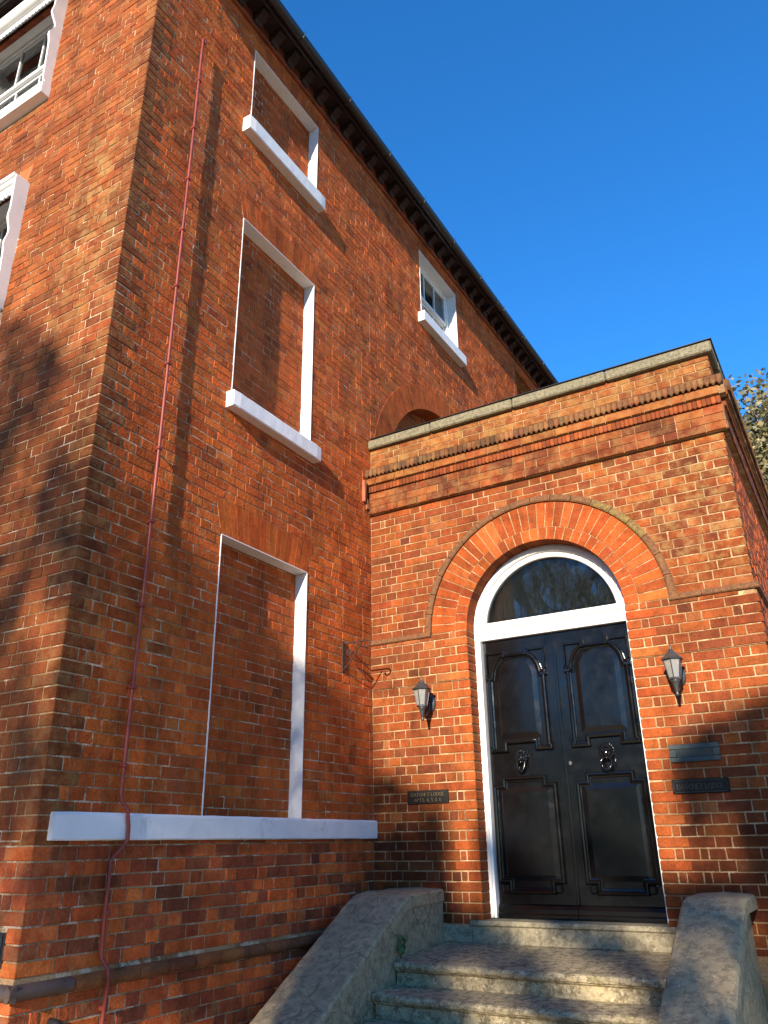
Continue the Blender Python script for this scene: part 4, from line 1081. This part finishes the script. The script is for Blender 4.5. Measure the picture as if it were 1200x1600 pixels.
# ------------------------------------------------------------------ plaques and letter plate
ST = {'D': [[(0, 0), (0, 1)], [(0, 1), (.35, 1), (.6, .8), (.66, .5), (.6, .2), (.35, 0), (0, 0)]], 'A': [[(0, 0), (.36, 1), (.72, 0)], [(.13, .34), (.59, .34)]], 'T': [[(0, 1), (.64, 1)], [(.32, 1), (.32, 0)]],
      'C': [[(.66, .82), (.5, .97), (.3, 1), (.08, .8), (0, .5), (.08, .2), (.3, 0), (.5, .03), (.66, .18)]], 'H': [[(0, 0), (0, 1)], [(.64, 0), (.64, 1)], [(0, .5), (.64, .5)]],
      'E': [[(.52, 1), (0, 1), (0, 0), (.54, 0)], [(0, .52), (.42, .52)]], 'L': [[(0, 1), (0, 0), (.5, 0)]], 'O': [[(.37, 1), (.1, .82), (0, .5), (.1, .18), (.37, 0), (.64, .18), (.74, .5), (.64, .82), (.37, 1)]],
      'G': [[(.66, .82), (.5, .97), (.3, 1), (.08, .8), (0, .5), (.08, .2), (.3, 0), (.55, .04), (.68, .14), (.68, .45), (.45, .45)]], 'P': [[(0, 0), (0, 1), (.35, 1), (.54, .86), (.54, .62), (.35, .48), (0, .48)]],
      'S': [[(.5, .84), (.36, 1), (.15, 1), (.02, .84), (.06, .64), (.44, .42), (.52, .2), (.4, 0), (.16, 0), (0, .16)]], '4': [[(.44, 0), (.44, 1), (0, .3), (.58, .3)]],
      '5': [[(.5, 1), (.1, 1), (.06, .56), (.3, .62), (.5, .44), (.5, .2), (.32, 0), (.1, 0), (0, .12)]], '6': [[(.46, 1), (.18, .8), (.02, .42), (.06, .12), (.26, 0), (.48, .12), (.5, .38), (.3, .56), (.06, .44)]],
      '&': [[(.66, .0), (.2, .66), (.2, .88), (.34, 1), (.48, .86), (.42, .66), (.1, .38), (.04, .16), (.2, 0), (.4, .04), (.64, .44)]], ',': [[(.06, .1), (.0, -.14)]], '.': [[(.02, .0), (.02, .07)]]}
ADV = {c: max(p[0] for s in v for p in s)+.2 for c, v in ST.items()}
SERIF = {'D': [(0, 0), (0, 1)], 'A': [(0, 0), (.72, 0)], 'T': [(.32, 0)], 'H': [(0, 0), (0, 1), (.64, 0), (.64, 1)], 'L': [(0, 1)], 'P': [(0, 0)], 'E': [(0, 0), (0, 1)]}
def text(parent, s, cx, zbase, h, width, y, mat, th):
    tot = sum(ADV.get(c, .42) for c in s)-.2; k = width/tot; u = cx-width/2
    for ch in s:
        if ch == ' ': u += .42*k; continue
        m_ = MB()
        def seg(a, b, t):
            a, b = Vector(a), Vector(b); d = (b-a).normalized(); nn = Vector((-d.y, d.x))*t/2
            q = [a-d*t*.3-nn, b+d*t*.3-nn, b+d*t*.3+nn, a-d*t*.3+nn]
            m_.prism([(p.x, p.y) for p in q], Frame((0, y, 0), (1, 0, 0), (0, -1, 0)), -.001, .0015)
        for stroke in ST[ch]:
            for a, b in zip(stroke, stroke[1:]):
                A, B = (u+a[0]*k, zbase+a[1]*h), (u+b[0]*k, zbase+b[1]*h)
                seg(A, B, th*(1.25 if abs(a[0]-b[0]) < .2 else .75))
        for (a, b) in SERIF.get(ch, []): seg((u+(a-.1)*k, zbase+b*h), (u+(a+.1)*k, zbase+b*h), th*.6)
        m_.build('letter', mat, parent); u += ADV[ch]*k
pl = empty('name_plaque', (.552, -.008, -1.003), 'small black plaque with two lines of gilt lettering, below the left lantern', 'plaque')
MB().cbox(.356, .748, -.02, -.007, -1.005, -.897, .003).build('plate', 'plaque', pl)
bd = MB()
for (a, b, c, d) in ((.363, .741, -.905, -.9035), (.363, .741, -.9985, -.997), (.363, .3645, -.997, -.905), (.7395, .741, -.997, -.905)): bd.box(a, b, -.0212, -.0195, c, d)
bd.build('border', 'gilt_dull', pl)
text(pl, 'DATCHET LODGE', .552, -.943, .026, .315, -.0205, 'gilt', .003); text(pl, 'APTS. 4, 5 & 6', .552, -.987, .026, .255, -.0205, 'gilt', .003)
pr2 = empty('name_plaque', (2.763, -.008, -1.01), 'dark plaque with one dull line of lettering, under the letter slot', 'plaque')
m_ = MB(); x0, x1, z0, z1, q = 2.571, 2.956, -1.008, -.916, .012
m_.prism([(x0+q, z0), (x1-q, z0), (x1-q, z0+q), (x1, z0+q), (x1, z1-q), (x1-q, z1-q), (x1-q, z1), (x0+q, z1), (x0+q, z1-q), (x0, z1-q), (x0, z0+q), (x0+q, z0+q)], FB, .014, .026); m_.box(x0-.004, x1+.004, -.014, -.007, z0-.004, z1+.004)
m_.build('plate', 'plaque', pr2)
bd = MB()
for (a, b, c, d) in ((x0+.014, x1-.014, z0+.006, z0+.009), (x0+.014, x1-.014, z1-.009, z1-.006), (x0+.006, x0+.009, z0+.014, z1-.014), (x1-.009, x1-.006, z0+.014, z1-.014)): bd.box(a, b, -.0275, -.0255, c, d)
bd.build('border', 'gilt_dull', pr2)
text(pr2, 'DATCHET LODGE', 2.763, -.982, .038, .318, -.0265, 'gilt_dull', .0055)
lb = empty('letter_plate', (2.76, -.008, -.795), 'grey green metal letter slot plate in the brickwork under the right lantern', 'letter box')
x0, x1, z0, z1 = 2.582, 2.936, -.793, -.667
m_ = MB()
for (a, b, c, d) in ((x0, x1, z1-.036, z1), (x0, x1, z0, z0+.036), (x0, x0+.05, z0+.036, z1-.036), (x1-.05, x1, z0+.036, z1-.036)): m_.cbox(a+.0003, b-.0003, -.024, -.007, c+.0003, d-.0003, .003)
m_.build('surround', 'bronze', lb)
m_ = MB(); m_.add([(x0+.05, -.012, z0+.036), (x1-.05, -.012, z0+.036), (x1-.05, -.0195, z1-.036), (x0+.05, -.0195, z1-.036), (x0+.05, -.008, z0+.036), (x1-.05, -.008, z0+.036), (x1-.05, -.008, z1-.036), (x0+.05, -.008, z1-.036)], [(0, 1, 2, 3), (0, 4, 5, 1), (1, 5, 6, 2), (3, 2, 6, 7), (0, 3, 7, 4)])
m_.build('flap', 'bronze', lb)

# ------------------------------------------------------------------ hanging-basket bracket
hbk = empty('hanging_bracket', (.01, -.505, .09), 'rusty wrought iron hanging bracket on the side wall beside the porch', 'bracket')
y = -.505
MB().cbox(.006, .018, y-.02, y+.02, .09, .365, .002).build('back_bar', 'iron_rust', hbk)
m_ = MB(); m_.tube([(.01, y, .345), (.26, y, .345)]+[(.26+.03*math.sin(a), y, .315+.03*math.cos(a)) for a in [R(20*i) for i in range(1, 15)]], .007, 6); m_.build('arm', 'iron_rust', hbk)
m_ = MB(); m_.tube([(.012, y, .115), (.06, y, .15), (.12, y, .215), (.2, y, .33)], .006, 6); m_.build('brace', 'iron_rust', hbk)
m_ = MB(); m_.tube([(.075+.032*math.cos(a)*(1-i/40), y, .255+.032*math.sin(a)*(1-i/40)) for i, a in enumerate([R(22*i) for i in range(26)])], .006, 6); m_.build('scroll', 'iron_rust', hbk)

# ------------------------------------------------------------------ weed on the step
wd = empty('weed', (.70, -.70, -2.05), 'small green leafy weed growing where step meets left cheek wall', 'weed')
rw = random.Random(4)
for i in range(16):
    a = rw.uniform(-.9, 2.2); r_ = rw.uniform(.015, .075); h = rw.uniform(.02, .12); p = Vector((.685+r_*math.cos(a)*.6, -.74+r_*math.sin(a)*.8-.03, -2.045+h)); s = rw.uniform(.018, .032)
    t = Vector((rw.uniform(-1, 1), rw.uniform(-1, .2), rw.uniform(-.3, .7))).normalized(); q = t.cross(Vector((rw.uniform(-1, 1), -1, rw.uniform(-1, 1)))).normalized()
    m_ = MB(); m_.add([p-t*s, p-t*s*.3+q*s*.55, p+t*s*.4+q*s*.5, p+t*s, p+t*s*.4-q*s*.5, p-t*s*.3-q*s*.55], [(0, 1, 2, 3), (0, 3, 4, 5)], (rw.random(),)*3+(1,)); m_.build('leaf', 'leaf_weed', wd)
m_ = MB()
for i in range(5): m_.tube([(.68, -.75, -2.065), (.685+rw.uniform(-.01, .03), -.76+rw.uniform(-.05, .04), -2.0), (.69+rw.uniform(-.01, .04), -.77+rw.uniform(-.06, .06), -1.94)], .0025, 4)
m_.build('stem', 'leaf_weed', wd)

# ------------------------------------------------------------------ trees
def grow(mb, p, d, r, depth, rg, tips, spread=.55, ratio=.74, ln=1.2):
    q = [p]; k = 4; dd = d.copy()
    for i in range(k):
        dd = (dd+Vector((rg.gauss(0, .12), rg.gauss(0, .12), rg.gauss(.02, .08)))).normalized(); q.append(q[-1]+dd*ln/k)
    mb.tube(q, [r*(1-.3*i/k) for i in range(k+1)], 7 if depth > 2 else 5, cap=False)
    if depth == 0: tips.append(q[-1]); return
    if depth <= 2: tips.append(q[2])
    for i in range(rg.choice((2, 3, 3))):
        nd = (dd+Vector((rg.gauss(0, spread), rg.gauss(0, spread), rg.gauss(.1, spread*.6)))).normalized()
        grow(mb, q[-1 if i < 2 else 3], nd, r*.68, depth-1, rg, tips, spread, ratio, ln*ratio)
def leaf_quads(mb, c, n, rad, size, rg, squash=(1, 1, 1)):
    for _ in range(n):
        v = Vector((rg.gauss(0, 1), rg.gauss(0, 1), rg.gauss(0, 1))); v = v.normalized()*rad*rg.random()**.5
        p = c+Vector((v.x*squash[0], v.y*squash[1], v.z*squash[2])); t = Vector((rg.gauss(0, 1), rg.gauss(0, 1), rg.gauss(0, .7))).normalized()
        q = t.cross(Vector((rg.gauss(0, 1), rg.gauss(0, 1), rg.gauss(0, 1)))).normalized(); s = size*rg.uniform(.6, 1.3)
        mb.add([p-t*s*.5, p+q*s*.32, p+t*s*.5, p-q*s*.32], [(0, 1, 2, 3)], (rg.random(),)*3+(1,))
# sunlit tree beyond the porch flank
rt = random.Random(12)
tb = Vector((3.3, 15.2, GZ))
tr = empty('garden_tree', tb, 'pale leafed sunlit tree rising beyond the porch at the right edge', 'tree')
tips = []; wood = MB(); wood.tube([tb, tb+Vector((-.1, .1, 3.2)), tb+Vector((-.15, 0, 8.4))], [.30, .23, .12], 9, cap=False)
for i in range(9):
    a = 2.4*i; grow(wood, tb+Vector((-.13, 0, 4.9+.42*i)), Vector((math.cos(a)*.8, math.sin(a)*.8, .8)).normalized(), .09, 4, rt, tips, .5, .76, 1.75)
wood.build('trunk', 'bark', tr)
lv = MB()
for t in tips: leaf_quads(lv, t, 80, .65, .15, rt)
lv.build('crown', 'leaf_pale', tr)
# trees behind the viewer whose shade falls on the lower walls
def shade(x, z):
    """how thickly the sun is screened, in the plane of the porch front seen along the sun's rays"""
    if x < -.56:
        top = .62+(-.72-x)*.78 if x < -.72 else .55
        if z > top: return 0.
        if x > -.98: return .5+.42*math.sin(z*4.2+x*5+1.2)
        return .62+.3*math.sin(z*3.1-x*4)
    if x < 0: return .75 if z < -.15+.1*math.sin(x*9) else 0.
    if x < .95:
        top = -.72-max(0, (x-.12))*.62
        if x > .74: top = -1.75
        if .08 < x < .5 and -1.18 < z < -.98: return .25
        return 1. if z < top else 0.
    if x < 2.3:
        if z > -1.15 - .25*math.sin(x*5): return 0
        return .35+.45*math.sin(x*7+z*9)
    top = -.72+(x-2.45)*.45
    if x < 2.58 and z > -1.55: return 0.
    if 2.5 < x < 2.95 and -1.55 < z < -1.28: return .12
    if z < -1.75: return .38+.5*math.sin(x*8+z*7)
    return .8 if z < top else 0.
def shade_tree(label, xa, xb, za, zb2, base, n, seed, yc):
    rg = random.Random(seed); base = Vector(base)
    o = empty('shade_tree', base, label, 'tree', 'trees across the forecourt'); lv = MB(); cl = []
    cnt = 0; tries = 0
    while cnt < n and tries < n*30:
        tries += 1
        x, z = rg.uniform(xa, xb), rg.uniform(za, zb2)
        if rg.random() > shade(x, z): continue
        y = yc+rg.gauss(0, 1.3); p = Vector((x+.165*-y, y, z+.33*-y)); cnt += 1
        if cnt % 60 == 0: cl.append(p)
        t = Vector((rg.gauss(0, 1), rg.gauss(0, .5), rg.gauss(0, 1))).normalized(); q = t.cross(Vector((rg.gauss(0, .5), 1, rg.gauss(0, .5)))).normalized(); s = rg.uniform(.09, .17)
        lv.add([p-t*s*.5, p+q*s*.34, p+t*s*.5, p-q*s*.34], [(0, 1, 2, 3)], (rg.random(),)*3+(1,))
    lv.build('crown', 'leaf_dark', o)
    wd_ = MB(); mid = base.copy(); mid.z = min(c.z for c in cl)-.3; wd_.tube([base, base.lerp(mid, .5)+Vector((.08, .05, 0)), mid], [.2, .16, .13], 9)
    for c in cl: wd_.tube([mid, mid.lerp(c, .5)+Vector((0, 0, .15)), c], [.05, .03, .008], 5, cap=False)
    wd_.build('trunk', 'bark', o)
shade_tree('dark leafed tree behind the viewpoint, shading the house corner', -3.6, 0.0, -3.0, 3.2, (2.6, -26, GZ), 5600, 31, -26)
shade_tree('dark leafed tree behind the viewpoint, shading the porch foot left of the door', 0.0, 1.7, -3.1, -.6, (5.2, -25, GZ), 2300, 32, -25)
shade_tree('dark leafed tree behind the viewpoint, shading the porch foot right of the door', 1.7, 4.2, -3.1, 0.4, (7.3, -25.5, GZ), 3200, 33, -25.5)
# bare tree that the fanlight mirrors
rt = random.Random(44); tb = Vector((-5.5, -24, GZ))
tr = empty('bare_tree', tb, 'tall almost leafless tree far behind the viewpoint', 'tree'); tips = []; wood = MB()
wood.tube([tb, tb+Vector((.1, 0, 2.5)), tb+Vector((0, .1, 4.5))], [.32, .27, .24], 9, cap=False)
for i in range(5):
    a = 2*math.pi*i/5; grow(wood, tb+Vector((0, .1, 4.2+.1*i)), Vector((math.cos(a)*.45, math.sin(a)*.45, 1)).normalized(), .15, 5, rt, tips, .42, .8, 2.6)
wood.build('trunk', 'bark', tr)
lv = MB()
for t in tips[::3]: leaf_quads(lv, t, 5, .5, .12, rt)
lv.build('crown', 'leaf_dark', tr)

# tall unseen hedge, added behind the viewer to darken the door's reflections
rh = random.Random(71)
hg = empty('reflection_hedge', (0, -42, GZ), 'unseen dark hedge added far behind the viewpoint to darken door reflections', 'hedge')
lv = MB()
for i in range(9000):
    p = Vector((rh.uniform(-30, 26), -42+rh.gauss(0, .9), GZ+8.5*rh.random()**.8+.4*math.sin(i))); t = Vector((rh.gauss(0, 1), rh.gauss(0, .5), rh.gauss(0, 1))).normalized(); q = t.cross(Vector((rh.gauss(0, .4), 1, rh.gauss(0, .4)))).normalized(); z = rh.uniform(.35, .8)
    lv.add([p-t*z*.5, p+q*z*.35, p+t*z*.5, p-q*z*.35], [(0, 1, 2, 3)], (rh.random(),)*3+(1,))
lv.build('foliage', 'leaf_dark', hg)
st = MB()
for i in range(28): x = -29+i*2; st.tube([(x, -42, GZ), (x+.2, -42.1, GZ+3), (x+.1, -42, GZ+6)], [.12, .09, .04], 6)
o = st.build('stems', 'bark', hg); o['kind'] = 'stuff'
